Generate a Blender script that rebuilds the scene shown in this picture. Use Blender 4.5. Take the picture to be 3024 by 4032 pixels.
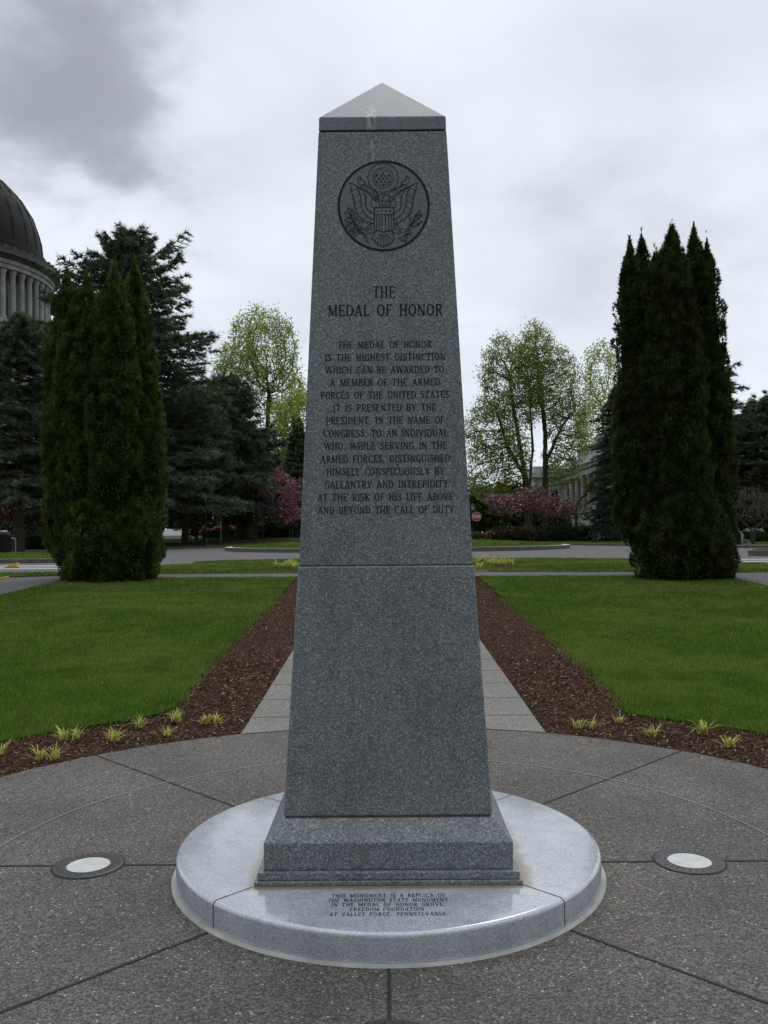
import bpy, bmesh, math, random
import numpy as np
from mathutils import Matrix, Vector

for o in list(bpy.data.objects):
    bpy.data.objects.remove(o)
S = bpy.context.scene
COL = S.collection
R = math.radians

# ------------------------------------------------------------------ camera
CAM_F, CAM_P, CAM_R, CAM_Y = 3432.03, 0.0264, -0.0082, 0.0009      # focal length in px of a 3024 px wide picture; pitch, roll, yaw
CAM = np.array([-0.0118, -4.1285, 1.55])
_ca, _sa, _cp, _sp, _cr, _sr = math.cos(CAM_Y), math.sin(CAM_Y), math.cos(CAM_P), math.sin(CAM_P), math.cos(CAM_R), math.sin(CAM_R)
_r0 = np.array([_ca, -_sa, 0.0]); _fw = np.array([_sa * _cp, _ca * _cp, _sp]); _u0 = np.array([-_sa * _sp, -_ca * _sp, _cp])
_rt = _cr * _r0 + _sr * _u0; _up = _cr * _u0 - _sr * _r0
cd = bpy.data.cameras.new("camera"); cam = bpy.data.objects.new("camera", cd); COL.objects.link(cam)
cd.sensor_fit = 'HORIZONTAL'; cd.sensor_width = 36.0; cd.lens = 36.0 * CAM_F / 3024.0
cd.clip_start = 0.05; cd.clip_end = 3000
m = Matrix.Identity(4)
for i in range(3):
    m[i][0], m[i][1], m[i][2], m[i][3] = _rt[i], _up[i], -_fw[i], CAM[i]
cam.matrix_world = m
S.camera = cam

# ------------------------------------------------------------------ world, sun, exposure
SUN_EL, SUN_AZ = R(52), R(12)             # sun behind the cloud ahead of the camera, a little to the right
W = bpy.data.worlds.new("World"); S.world = W; W.use_nodes = True
wn = W.node_tree.nodes; wl = W.node_tree.links; wn.clear()


def nd(tree, typ, **kw):
    n = tree.nodes.new(typ)
    for k, v in kw.items():
        if k in ('operation', 'blend_type', 'data_type', 'feature', 'sky_type', 'sun_disc', 'sun_elevation', 'sun_rotation', 'noise_dimensions',
                 'clamp', 'distance', 'interpolation_type', 'use_clamp', 'musgrave_type', 'air_density', 'dust_density', 'ozone_density', 'attribute_name',
                 'wave_type', 'bands_direction'):
            setattr(n, k, v)
        else:
            key = k.replace('_', ' ')
            if key not in n.inputs and k in n.inputs: key = k
            n.inputs[key].default_value = v
    return n


def math_n(tree, op, a, b=None, clamp=False):
    n = tree.nodes.new('ShaderNodeMath'); n.operation = op; n.use_clamp = clamp
    for i, v in enumerate((a, b)):
        if v is None: continue
        if isinstance(v, (int, float)): n.inputs[i].default_value = v
        else: tree.links.new(v, n.inputs[i])
    return n.outputs[0]


def ramp(tree, fac, stops, interp='LINEAR'):
    n = tree.nodes.new('ShaderNodeValToRGB'); cr = n.color_ramp; cr.interpolation = interp
    while len(cr.elements) < len(stops): cr.elements.new(0.5)
    for e, (p, c) in zip(cr.elements, stops):
        e.position = p
        if isinstance(c, (int, float)): c = (c, c, c)
        e.color = (*c[:3], 1)
    tree.links.new(fac, n.inputs[0])
    return n.outputs[0]


def mixc(tree, fac, a, b, blend='MIX'):
    n = tree.nodes.new('ShaderNodeMix'); n.data_type = 'RGBA'; n.blend_type = blend
    for sock, v in ((n.inputs[0], fac), (n.inputs[6], a), (n.inputs[7], b)):
        if isinstance(v, (int, float)): sock.default_value = v
        elif isinstance(v, tuple): sock.default_value = (*v[:3], 1)
        else: tree.links.new(v, sock)
    return n.outputs[2]


def smooth(tree, v, lo, hi):
    n = tree.nodes.new('ShaderNodeMapRange'); n.interpolation_type = 'SMOOTHSTEP'
    n.inputs[1].default_value = lo; n.inputs[2].default_value = hi
    tree.links.new(v, n.inputs[0])
    return n.outputs[0]


def sky_dir(dx, dy):
    """World direction of the sky seen at a point of the photograph (1659 px wide copy)."""
    u, v = (dx * 1.8228 - 1512) / CAM_F, (dy * 1.8228 - 2016) / CAM_F
    d = _fw + _rt * u - _up * v
    return d / np.linalg.norm(d)


wt = W.node_tree
tc = nd(wt, 'ShaderNodeTexCoord')
nrm = nd(wt, 'ShaderNodeVectorMath', operation='NORMALIZE'); wl.new(tc.outputs['Generated'], nrm.inputs[0])
sky = nd(wt, 'ShaderNodeTexSky', sky_type='NISHITA', sun_disc=False, sun_elevation=SUN_EL, sun_rotation=SUN_AZ, air_density=1.0, dust_density=2.0)
sep = nd(wt, 'ShaderNodeSeparateXYZ'); wl.new(nrm.outputs[0], sep.inputs[0])
den = math_n(wt, 'ADD', math_n(wt, 'MAXIMUM', sep.outputs[2], 0.0), 0.30)
cx_ = math_n(wt, 'DIVIDE', sep.outputs[0], den); cy_ = math_n(wt, 'DIVIDE', sep.outputs[1], den)
cmb = nd(wt, 'ShaderNodeCombineXYZ'); wl.new(cx_, cmb.inputs[0]); wl.new(cy_, cmb.inputs[1])
n1 = nd(wt, 'ShaderNodeTexNoise', Scale=1.7, Detail=6.0, Roughness=0.42, Distortion=0.0); wl.new(cmb.outputs[0], n1.inputs['Vector'])
n2 = nd(wt, 'ShaderNodeTexNoise', Scale=4.6, Detail=6.0, Roughness=0.5, Distortion=0.0); wl.new(cmb.outputs[0], n2.inputs['Vector'])
cl = math_n(wt, 'ADD', math_n(wt, 'MULTIPLY', n1.outputs[0], 0.80), math_n(wt, 'MULTIPLY', n2.outputs[0], 0.20))
cloud = ramp(wt, cl, [(0.28, (0.59, 0.63, 0.71)), (0.42, (0.765, 0.815, 0.90)), (0.55, (0.875, 0.925, 1.01))])


def cloud_patch(prev, px, py, r_in, r_out, amount, tint=(0.28, 0.30, 0.345)):
    d = sky_dir(px, py)
    dp = nd(wt, 'ShaderNodeVectorMath', operation='DISTANCE'); wl.new(nrm.outputs[0], dp.inputs[0]); dp.inputs[1].default_value = tuple(d)
    wob = math_n(wt, 'ADD', dp.outputs['Value'], math_n(wt, 'MULTIPLY', math_n(wt, 'SUBTRACT', n2.outputs[0], 0.5), 0.36))
    fac = math_n(wt, 'MULTIPLY', smooth(wt, wob, r_out, r_in), amount)
    return mixc(wt, fac, prev, tint)


cloud = cloud_patch(cloud, 30, 40, 0.03, 0.17, 0.26)
cloud = cloud_patch(cloud, 50, 150, 0.03, 0.15, 0.34)
cloud = cloud_patch(cloud, 225, 225, 0.02, 0.12, 0.46)
cloud = cloud_patch(cloud, 90, 265, 0.03, 0.14, 0.44)
cloud = cloud_patch(cloud, 300, 320, 0.0, 0.12, 0.16, (0.42, 0.44, 0.48))
cloud = cloud_patch(cloud, 1530, 560, 0.0, 0.20, 0.30, (0.52, 0.54, 0.58))
cloud = cloud_patch(cloud, 1130, 590, 0.0, 0.14, 0.22, (0.52, 0.54, 0.59))
cloud = cloud_patch(cloud, 620, 40, 0.0, 0.20, 0.20, (0.52, 0.54, 0.59))
cloud = cloud_patch(cloud, 1500, 60, 0.0, 0.20, 0.14, (0.52, 0.54, 0.59))
rear = smooth(wt, sep.outputs[1], 0.25, -0.55)      # low sky behind the camera darkened to dim the faces turned that way
rear = math_n(wt, 'MULTIPLY', rear, smooth(wt, sep.outputs[2], 0.66, 0.26))
cloud = mixc(wt, math_n(wt, 'MULTIPLY', rear, 0.95), cloud, (0.13, 0.14, 0.15))
zen = math_n(wt, 'ADD', 1.0, math_n(wt, 'MULTIPLY', smooth(wt, sep.outputs[2], 0.56, 1.0), 0.55))     # an overcast sky is brightest overhead
zc = nd(wt, 'ShaderNodeCombineXYZ'); [wl.new(zen, zc.inputs[i]) for i in range(3)]
cloud = mixc(wt, 1.0, cloud, zc.outputs[0], 'MULTIPLY')
hz = smooth(wt, sep.outputs[2], 0.20, -0.02)
cloud = mixc(wt, math_n(wt, 'MULTIPLY', hz, 0.55), cloud, (0.80, 0.86, 0.95))
cloud10 = mixc(wt, 1.0, cloud, (10.0, 10.0, 10.0), 'MULTIPLY')
skyc = mixc(wt, 0.93, sky.outputs[0], cloud10)
bg = nd(wt, 'ShaderNodeBackground', Strength=0.1); wl.new(skyc, bg.inputs[0])
out = nd(wt, 'ShaderNodeOutputWorld'); wl.new(bg.outputs[0], out.inputs[0])

sd = bpy.data.lights.new("sun", 'SUN'); sun = bpy.data.objects.new("sun", sd); COL.objects.link(sun)
sd.energy = 0.85; sd.angle = R(30); sd.color = (1.0, 0.97, 0.92)
sv = Vector((math.sin(SUN_AZ) * math.cos(SUN_EL), math.cos(SUN_AZ) * math.cos(SUN_EL), math.sin(SUN_EL)))
sun.rotation_euler = (-sv).to_track_quat('-Z', 'Y').to_euler(); sun.location = (0, 30, 60)
S.view_settings.view_transform = 'Standard'; S.view_settings.look = 'None'; S.view_settings.gamma = 1
S.view_settings.exposure = 0.0


# ------------------------------------------------------------------ terrain and picture-to-ground helpers
def T(y):
    if y < 2.94: return 0.0
    if y < 17.5: return .037 * (y - 2.94)
    if y < 22:
        t = (y - 17.5) / 4.5
        return .5387 + .0613 * (1 - (1 - t) ** 2.7)
    return .6


def Tn(y):
    y = np.asarray(y, float)
    t = np.clip((y - 17.5) / 4.5, 0, 1)
    return np.where(y < 2.94, 0, np.where(y < 17.5, .037 * (y - 2.94), np.where(y < 22, .5387 + .0613 * (1 - (1 - t) ** 2.7), .6)))


def ray(dx, dy):
    u, v = (dx * 1.8228 - 1512) / CAM_F, (dy * 1.8228 - 2016) / CAM_F
    return _fw + _rt * u - _up * v


def G(dx, dy):
    """Where the ray through a photograph point (1659 px wide copy) meets the terrain."""
    d = ray(dx, dy); t = 1.0
    while t < 900:
        p = CAM + d * t
        if p[2] < T(p[1]):
            a, b = t / 1.02, t
            for _ in range(40):
                mm = (a + b) / 2; p = CAM + d * mm
                if p[2] < T(p[1]): b = mm
                else: a = mm
            return p
        t *= 1.02
    raise ValueError((dx, dy))


def PZ(dx, dy, Z):
    """The world point Z metres ahead of the camera on the ray through a photograph point."""
    d = ray(dx, dy)
    return CAM + d * (Z / d[1])


def HF(x, y):
    """Height of the land across the road: it climbs gently at the left."""
    x = np.asarray(x, float); y = np.asarray(y, float)
    a = np.clip((y - 67) / 26, 0, 1); b = np.clip((8 - x) / 18, 0, 1); c = np.clip((x + 46) / 22, 0, 1)
    return .73 + .62 * a * a * (3 - 2 * a) * b * b * (3 - 2 * b) * c * c * (3 - 2 * c)


def size(px, Z): return px * 1.8228 * Z / CAM_F


# ------------------------------------------------------------------ object helpers
def tag(o, label=None, cat=None, group=None, kind=None):
    if label: o['label'] = label
    if cat: o['category'] = cat
    if group: o['group'] = group
    if kind: o['kind'] = kind
    return o


def empty(name, loc, label, cat, group=None, rz=0):
    o = bpy.data.objects.new(name, None); COL.objects.link(o)
    o.empty_display_size = 0.3; o.location = tuple(float(v) for v in loc); o.rotation_euler = (0, 0, rz)
    return tag(o, label, cat, group)


def link_mesh(name, me, material, parent=None):
    if material: me.materials.append(material)
    o = bpy.data.objects.new(name, me); COL.objects.link(o)
    if parent: o.parent = parent
    return o


def np_mesh(name, V, F, material, parent=None, smooth_=False):
    """V (n,3), F (m,k) arrays."""
    V = np.asarray(V, np.float32); F = np.asarray(F, np.int32); k = F.shape[1]
    me = bpy.data.meshes.new(name)
    me.vertices.add(len(V)); me.vertices.foreach_set('co', V.ravel())
    me.loops.add(F.size); me.loops.foreach_set('vertex_index', F.ravel())
    me.polygons.add(len(F)); me.polygons.foreach_set('loop_start', np.arange(len(F), dtype=np.int32) * k)
    me.update(calc_edges=True); me.validate()
    if smooth_: me.polygons.foreach_set('use_smooth', np.ones(len(me.polygons), bool))
    return link_mesh(name, me, material, parent)


class MB:
    def __init__(s): s.v = []; s.f = []

    def add(s, V, F):
        o = len(s.v); s.v += [tuple(map(float, p)) for p in V]; s.f += [tuple(o + i for i in f) for f in F]; return s

    def box(s, x0, x1, y0, y1, z0, z1):
        return s.add([(x0, y0, z0), (x1, y0, z0), (x1, y1, z0), (x0, y1, z0), (x0, y0, z1), (x1, y0, z1), (x1, y1, z1), (x0, y1, z1)],
                     [(3, 2, 1, 0), (4, 5, 6, 7), (0, 1, 5, 4), (1, 2, 6, 5), (2, 3, 7, 6), (3, 0, 4, 7)])

    def frustum(s, w0, z0, w1, z1, cx=0, cy=0):
        return s.add([(cx - w0, cy - w0, z0), (cx + w0, cy - w0, z0), (cx + w0, cy + w0, z0), (cx - w0, cy + w0, z0),
                      (cx - w1, cy - w1, z1), (cx + w1, cy - w1, z1), (cx + w1, cy + w1, z1), (cx - w1, cy + w1, z1)],
                     [(3, 2, 1, 0), (4, 5, 6, 7), (0, 1, 5, 4), (1, 2, 6, 5), (2, 3, 7, 6), (3, 0, 4, 7)])

    def lathe(s, prof, n=48, a0=0, a1=2 * math.pi, cx=0, cy=0, cap0=False, cap1=False):
        full = abs(a1 - a0 - 2 * math.pi) < 1e-6; k = n if full else n + 1
        V = [(cx + r * math.cos(a0 + (a1 - a0) * i / n), cy + r * math.sin(a0 + (a1 - a0) * i / n), z) for r, z in prof for i in range(k)]
        F = []
        for j in range(len(prof) - 1):
            for i in range(n):
                i2 = (i + 1) % k
                F.append((j * k + i, j * k + i2, (j + 1) * k + i2, (j + 1) * k + i))
        if cap0: F.append(tuple(reversed(range(k))))
        if cap1: F.append(tuple((len(prof) - 1) * k + i for i in range(k)))
        return s.add(V, F)

    def tube(s, pts, rad, n=8):
        pts = [Vector(p) for p in pts]; rad = rad if isinstance(rad, (list, tuple)) else [rad] * len(pts)
        V = []; F = []
        for i, p in enumerate(pts):
            d = (pts[min(i + 1, len(pts) - 1)] - pts[max(i - 1, 0)]).normalized()
            a = d.cross(Vector((0, 1, 0)) if abs(d.z) > .9 else Vector((0, 0, 1))).normalized(); b = d.cross(a)
            V += [p + (a * math.cos(t) + b * math.sin(t)) * rad[i] for t in [2 * math.pi * q / n for q in range(n)]]
        for i in range(len(pts) - 1):
            for q in range(n):
                F.append((i * n + q, i * n + (q + 1) % n, (i + 1) * n + (q + 1) % n, (i + 1) * n + q))
        F.append(tuple(reversed(range(n)))); F.append(tuple((len(pts) - 1) * n + q for q in range(n)))
        return s.add(V, F)

    def build(s, name, material, parent=None, bevel=0, seg=2, smooth_=False):
        me = bpy.data.meshes.new(name); me.from_pydata(s.v, [], s.f)
        bm = bmesh.new(); bm.from_mesh(me)
        bmesh.ops.recalc_face_normals(bm, faces=bm.faces)
        if bevel:
            ed = [e for e in bm.edges if len(e.link_faces) == 2 and e.calc_face_angle(0) > 0.3]
            bmesh.ops.bevel(bm, geom=ed, offset=bevel, segments=seg, affect='EDGES', profile=0.5)
        for f in bm.faces: f.smooth = smooth_
        bm.to_mesh(me); bm.free()
        o = link_mesh(name, me, material, parent)
        if smooth_:
            try: me.set_sharp_from_angle(angle=R(40))
            except Exception: pass
        return o


def drape(name, outline, off, material, parent=None, kind='structure', skirt=0.0, hole=None, zf=None):
    """A flat sheet with the given outline, cut finely along y and laid on the terrain (skirt: a side wall going down)."""
    bm = bmesh.new()
    vs = [bm.verts.new((float(p[0]), float(p[1]), 0)) for p in outline]
    bm.faces.new(vs)
    bm.normal_update()
    bmesh.ops.triangulate(bm, faces=bm.faces)
    ys = [v.co.y for v in bm.verts]
    for y in list(np.arange(2.94, 22.2, 0.7)):
        if min(ys) < y < max(ys):
            bmesh.ops.bisect_plane(bm, geom=bm.verts[:] + bm.edges[:] + bm.faces[:], plane_co=(0, y, 0), plane_no=(0, 1, 0), dist=1e-5)
    for v in bm.verts:
        v.co.z = T(v.co.y) + off
    bmesh.ops.recalc_face_normals(bm, faces=bm.faces)
    if sum(f.normal.z for f in bm.faces) < 0: bmesh.ops.reverse_faces(bm, faces=bm.faces)
    if skirt:
        ed = [e for e in bm.edges if len(e.link_faces) == 1]
        r = bmesh.ops.extrude_edge_only(bm, edges=ed)
        for v in [g for g in r['geom'] if isinstance(g, bmesh.types.BMVert)]: v.co.z -= skirt
    me = bpy.data.meshes.new(name); bm.to_mesh(me); bm.free()
    o = link_mesh(name, me, material, parent)
    if kind and not parent: o['kind'] = kind
    return o


def circle(r, n=96, cx=0, cy=0, a0=0, a1=360):
    return [(cx + r * math.cos(R(a0 + (a1 - a0) * i / n)), cy + r * math.sin(R(a0 + (a1 - a0) * i / n))) for i in range(n + (0 if a1 - a0 == 360 else 1))]


# ------------------------------------------------------------------ materials
def new_mat(name):
    mt = bpy.data.materials.new(name); mt.use_nodes = True; t = mt.node_tree
    b = t.nodes['Principled BSDF']
    return mt, t, b


def simple(name, col, rough=0.6, metal=0.0, noise=0.15, scale=6.0, bump=0.0, spec=0.5, coord='Object'):
    mt, t, b = new_mat(name)
    tcn = nd(t, 'ShaderNodeTexCoord')
    n = nd(t, 'ShaderNodeTexNoise', Scale=scale, Detail=6.0, Roughness=0.6); t.links.new(tcn.outputs[coord], n.inputs['Vector'])
    lo = tuple(c * (1 - noise) for c in col); hi = tuple(min(1, c * (1 + noise)) for c in col)
    t.links.new(ramp(t, n.outputs[0], [(0.3, lo), (0.7, hi)]), b.inputs['Base Color'])
    b.inputs['Roughness'].default_value = rough; b.inputs['Metallic'].default_value = metal; b.inputs['Specular IOR Level'].default_value = spec
    if bump:
        bn = nd(t, 'ShaderNodeBump', Strength=bump, Distance=0.01); t.links.new(n.outputs[0], bn.inputs['Height']); t.links.new(bn.outputs[0], b.inputs['Normal'])
    return mt


def granite(name, dark, mid, light, scale=150.0, rough=0.45, extra=None, spec=0.5):
    mt, t, b = new_mat(name)
    tcn = nd(t, 'ShaderNodeTexCoord'); oc = tcn.outputs['Object']
    v1 = nd(t, 'ShaderNodeTexVoronoi', Scale=scale, Randomness=1.0); t.links.new(oc, v1.inputs['Vector'])
    s1 = nd(t, 'ShaderNodeSeparateColor'); t.links.new(v1.outputs['Color'], s1.inputs[0])
    v2 = nd(t, 'ShaderNodeTexVoronoi', Scale=scale * 0.52, Randomness=1.0); t.links.new(oc, v2.inputs['Vector'])
    s2 = nd(t, 'ShaderNodeSeparateColor'); t.links.new(v2.outputs['Color'], s2.inputs[0])
    val = math_n(t, 'ADD', math_n(t, 'MULTIPLY', s1.outputs[0], 0.6), math_n(t, 'MULTIPLY', s2.outputs[0], 0.4))
    c = ramp(t, val, [(0.16, dark), (0.46, mid), (0.66, mid), (0.86, light)])
    nb = nd(t, 'ShaderNodeTexNoise', Scale=2.2, Detail=5.0, Roughness=0.6); t.links.new(oc, nb.inputs['Vector'])
    blot = ramp(t, nb.outputs[0], [(0.30, 0.86), (0.70, 1.10)])
    c = mixc(t, 1.0, c, blot, 'MULTIPLY')
    mp = nd(t, 'ShaderNodeMapping'); mp.inputs['Scale'].default_value = (11, 11, .9); t.links.new(oc, mp.inputs[0])
    ns = nd(t, 'ShaderNodeTexNoise', Scale=1.0, Detail=4.0, Roughness=0.65); t.links.new(mp.outputs[0], ns.inputs['Vector'])
    c = mixc(t, 1.0, c, ramp(t, ns.outputs[0], [(0.34, .88), (0.5, 1.0), (0.68, 1.07)]), 'MULTIPLY')
    if extra: c = extra(t, oc, c)
    t.links.new(c, b.inputs['Base Color'])
    b.inputs['Roughness'].default_value = rough; b.inputs['Specular IOR Level'].default_value = spec
    return mt


def pebbles(name, cols, scale, bright=0.03, rough=0.85, blot=(0.85, 1.1), bump=0.35, spec=0.15):
    """Exposed aggregate: every cell a pebble of its own colour, a few of them nearly white."""
    mt, t, b = new_mat(name)
    tcn = nd(t, 'ShaderNodeTexCoord'); oc = tcn.outputs['Object']
    v1 = nd(t, 'ShaderNodeTexVoronoi', Scale=scale, Randomness=1.0); t.links.new(oc, v1.inputs['Vector'])
    s1 = nd(t, 'ShaderNodeSeparateColor'); t.links.new(v1.outputs['Color'], s1.inputs[0])
    c = ramp(t, s1.outputs[0], [(0.0, cols[0]), (0.35, cols[1]), (0.7, cols[2]), (1.0, cols[3])])
    v2 = nd(t, 'ShaderNodeTexVoronoi', Scale=scale * 0.55, Randomness=1.0); t.links.new(oc, v2.inputs['Vector'])
    s2 = nd(t, 'ShaderNodeSeparateColor'); t.links.new(v2.outputs['Color'], s2.inputs[0])
    white = ramp(t, s2.outputs[1], [(1 - bright - .005, 0.0), (1 - bright, 1.0)])
    near = ramp(t, v2.outputs['Distance'], [(0.25, 1.0), (0.42, 0.0)])
    c = mixc(t, math_n(t, 'MULTIPLY', white, near), c, (0.50, 0.47, 0.42))
    nb = nd(t, 'ShaderNodeTexNoise', Scale=1.3, Detail=6.0, Roughness=0.62); t.links.new(oc, nb.inputs['Vector'])
    c = mixc(t, 1.0, c, ramp(t, nb.outputs[0], [(0.3, blot[0]), (0.7, blot[1])]), 'MULTIPLY')
    t.links.new(c, b.inputs['Base Color'])
    b.inputs['Roughness'].default_value = rough; b.inputs['Specular IOR Level'].default_value = spec
    bn = nd(t, 'ShaderNodeBump', Strength=bump, Distance=0.004); t.links.new(v1.outputs['Distance'], bn.inputs['Height']); bn.invert = True
    t.links.new(bn.outputs[0], b.inputs['Normal'])
    return mt


def leafy(name, stops, trans=0.25, rough=0.7, patch=None, pscale=0.8, spec=0.2, tone=0):
    """Leaf material: every leaf (mesh island) picks its own colour; optional patches across the plant."""
    mt, t, b = new_mat(name)
    g = nd(t, 'ShaderNodeNewGeometry')
    c = ramp(t, g.outputs['Random Per Island'], stops)
    if patch:
        tcn = nd(t, 'ShaderNodeTexCoord')
        n = nd(t, 'ShaderNodeTexNoise', Scale=pscale, Detail=4.0, Roughness=0.55); t.links.new(tcn.outputs['Object'], n.inputs['Vector'])
        f = ramp(t, n.outputs[0], [(0.42, 0.0), (0.62, 1.0)])
        c = mixc(t, math_n(t, 'MULTIPLY', f, patch[1]), c, patch[0])
    if tone:
        tcn = nd(t, 'ShaderNodeTexCoord'); n_ = nd(t, 'ShaderNodeTexNoise', Scale=tone, Detail=2.0, Roughness=0.5); t.links.new(tcn.outputs['Object'], n_.inputs['Vector'])
        c = mixc(t, 1.0, c, ramp(t, n_.outputs[0], [(.34, .50), (.5, 1.0), (.66, 1.65)]), 'MULTIPLY')
    t.links.new(c, b.inputs['Base Color'])
    b.inputs['Roughness'].default_value = rough; b.inputs['Specular IOR Level'].default_value = spec
    if trans:
        tr = nd(t, 'ShaderNodeBsdfTranslucent'); t.links.new(c, tr.inputs[0])
        mx = nd(t, 'ShaderNodeMixShader'); mx.inputs[0].default_value = trans
        t.links.new(b.outputs[0], mx.inputs[1]); t.links.new(tr.outputs[0], mx.inputs[2])
        t.links.new(mx.outputs[0], t.nodes['Material Output'].inputs[0])
    return mt


M = {}
M['asphalt'] = pebbles('asphalt', [(.085, .081, .077), (.115, .111, .106), (.137, .132, .127), (.19, .183, .175)], 45, bright=.01, blot=(.86, 1.10), spec=.08)
M['plaza'] = pebbles('plaza_aggregate', [(.058, .052, .045), (.095, .087, .077), (.130, .120, .107), (.22, .20, .178)], 150, bright=.04, blot=(.76, 1.16), bump=.5)
M['path'] = pebbles('path_aggregate', [(.12, .115, .10), (.165, .16, .14), (.20, .19, .17), (.29, .28, .25)], 120, bright=.03)
M['walk'] = pebbles('sidewalk_aggregate', [(.075, .074, .074), (.108, .106, .105), (.135, .133, .131), (.20, .195, .19)], 70, bright=.02, spec=.05)
M['concrete'] = simple('pale_concrete', (.40, .39, .36), .85, noise=.22, scale=9, bump=.3)
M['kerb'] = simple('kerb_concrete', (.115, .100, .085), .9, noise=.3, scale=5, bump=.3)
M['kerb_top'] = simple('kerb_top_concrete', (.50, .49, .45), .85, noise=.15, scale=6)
M['white_paint'] = simple('white_road_paint', (.72, .72, .70), .7, noise=.1, scale=8)
M['yellow_paint'] = simple('yellow_kerb_paint', (.62, .36, .06), .7, noise=.15, scale=8)
M['joint'] = simple('dark_joint', (.022, .020, .018), .9, noise=.4, scale=20)
M['path_joint'] = simple('path_joint', (.085, .08, .07), .9, noise=.4, scale=14)
M['score'] = simple('pale_score_line', (.26, .25, .235), .8, noise=.3, scale=12)
M['joint_mortar'] = simple('joint_mortar', (.10, .095, .085), .9, noise=.3, scale=20)
M['rust_joint'] = simple('rusty_joint', (.17, .085, .05), .85, noise=.35, scale=30)
M['bark'] = simple('bark', (.050, .042, .032), .95, noise=.4, scale=5, bump=.6)
M['bark_moss'] = simple('mossy_bark', (.050, .050, .024), .95, noise=.4, scale=3, bump=.6)
M['bark_grey'] = simple('grey_brown_bark', (.060, .055, .048), .95, noise=.4, scale=3, bump=.6)
M['black_metal'] = simple('black_metal', (.010, .010, .011), .6, noise=.2, scale=9, spec=.25)
M['grey_metal'] = simple('grey_metal', (.30, .31, .32), .4, metal=.7, noise=.1)
M['steel_ring'] = simple('cast_ring_metal', (.050, .052, .056), .5, metal=.25, noise=.25, scale=18)
M['lens'] = simple('frosted_lens', (.58, .58, .54), .3, noise=.14, scale=14)
M['sandstone'] = simple('building_sandstone', (.42, .41, .39), .85, noise=.28, scale=.9)
M['sandstone_dirty'] = simple('weathered_sandstone', (.062, .060, .056), .9, noise=.45, scale=1.6)
M['dome'] = simple('dark_dome_stone', (.0075, .007, .0065), .9, noise=.4, scale=.25)
M['dome_stone'] = simple('drum_sandstone', (.27, .262, .25), .85, noise=.3, scale=.5)
M['window'] = simple('dark_window_glass', (.02, .022, .026), .12, noise=.2)
M['pale_wall'] = simple('pale_wall', (.34, .34, .34), .85, noise=.1, scale=.7)
M['red_sign'] = simple('sign_red', (.36, .022, .025), .45, noise=.04)
M['sign_white'] = simple('sign_white', (.62, .58, .54), .5, noise=.05)
M['engraving'] = simple('engraved_dark', (.012, .013, .013), .9, noise=.3, scale=60)

M['lawn_base'] = simple('lawn_soil', (.030, .066, .006), .95, noise=.3, scale=3, spec=.01)
M['far_grass'] = simple('far_grass', (.034, .058, .012), .95, noise=.3, scale=2, spec=.01)


def lawn_material():
    mt, t, b = new_mat('grass_blades')
    g = nd(t, 'ShaderNodeNewGeometry'); tcn = nd(t, 'ShaderNodeTexCoord'); oc = tcn.outputs['Object']
    c = ramp(t, g.outputs['Random Per Island'], [(0.0, (.036, .084, .013)), (.45, (.096, .168, .024)), (.85, (.168, .245, .042)), (1.0, (.32, .31, .12))])
    n = nd(t, 'ShaderNodeTexNoise', Scale=.55, Detail=6.0, Roughness=0.62, Distortion=.5); t.links.new(oc, n.inputs['Vector'])
    f = ramp(t, n.outputs[0], [(.45, 0), (.62, 1)])
    c = mixc(t, math_n(t, 'MULTIPLY', f, .62), c, (.27, .29, .075))
    n2 = nd(t, 'ShaderNodeTexNoise', Scale=2.7, Detail=4.0); t.links.new(oc, n2.inputs['Vector'])
    f2 = ramp(t, n2.outputs[0], [(.52, 0), (.70, 1)])
    c = mixc(t, math_n(t, 'MULTIPLY', f2, .6), c, (.026, .090, .012))
    t.links.new(c, b.inputs['Base Color']); b.inputs['Roughness'].default_value = .8; b.inputs['Specular IOR Level'].default_value = 0.10
    tr = nd(t, 'ShaderNodeBsdfTranslucent'); t.links.new(c, tr.inputs[0])
    mx = nd(t, 'ShaderNodeMixShader'); mx.inputs[0].default_value = .3
    t.links.new(b.outputs[0], mx.inputs[1]); t.links.new(tr.outputs[0], mx.inputs[2]); t.links.new(mx.outputs[0], t.nodes['Material Output'].inputs[0])
    return mt


M['blades'] = lawn_material()
M['mulch'] = simple('bark_mulch_soil', (.046, .025, .016), .98, noise=.5, scale=40, bump=.8, spec=.05)
M['chips'] = leafy('bark_chips', [(0, (.034, .018, .012)), (.45, (.078, .042, .027)), (.80, (.130, .076, .050)), (.93, (.22, .145, .10)), (1, (.40, .31, .22))], trans=0, rough=.95, spec=.05)
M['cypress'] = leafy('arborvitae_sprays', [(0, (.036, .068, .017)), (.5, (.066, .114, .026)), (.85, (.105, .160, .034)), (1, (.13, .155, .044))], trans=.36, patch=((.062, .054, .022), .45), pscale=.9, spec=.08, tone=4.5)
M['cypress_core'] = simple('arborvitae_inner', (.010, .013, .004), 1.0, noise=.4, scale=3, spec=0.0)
M['cypress_dim'] = leafy('arborvitae_dark_sprays', [(0, (.028, .046, .014)), (.5, (.050, .077, .022)), (.85, (.078, .108, .028)), (1, (.095, .104, .036))], trans=.33, patch=((.048, .040, .020), .5), pscale=.9, spec=.08, tone=4.5)  # darker, browner version of the sprays for the right clump
M['cedar'] = leafy('cedar_needles', [(0, (.055, .072, .042)), (.5, (.098, .122, .076)), (.9, (.145, .168, .110)), (1, (.17, .155, .09))], trans=.28, spec=.08, tone=1.2)
M['cedar_blue'] = leafy('blue_cedar_needles', [(0, (.040, .055, .042)), (.5, (.072, .096, .072)), (1, (.120, .148, .115))], trans=.28, spec=.08, tone=1.2)
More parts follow.
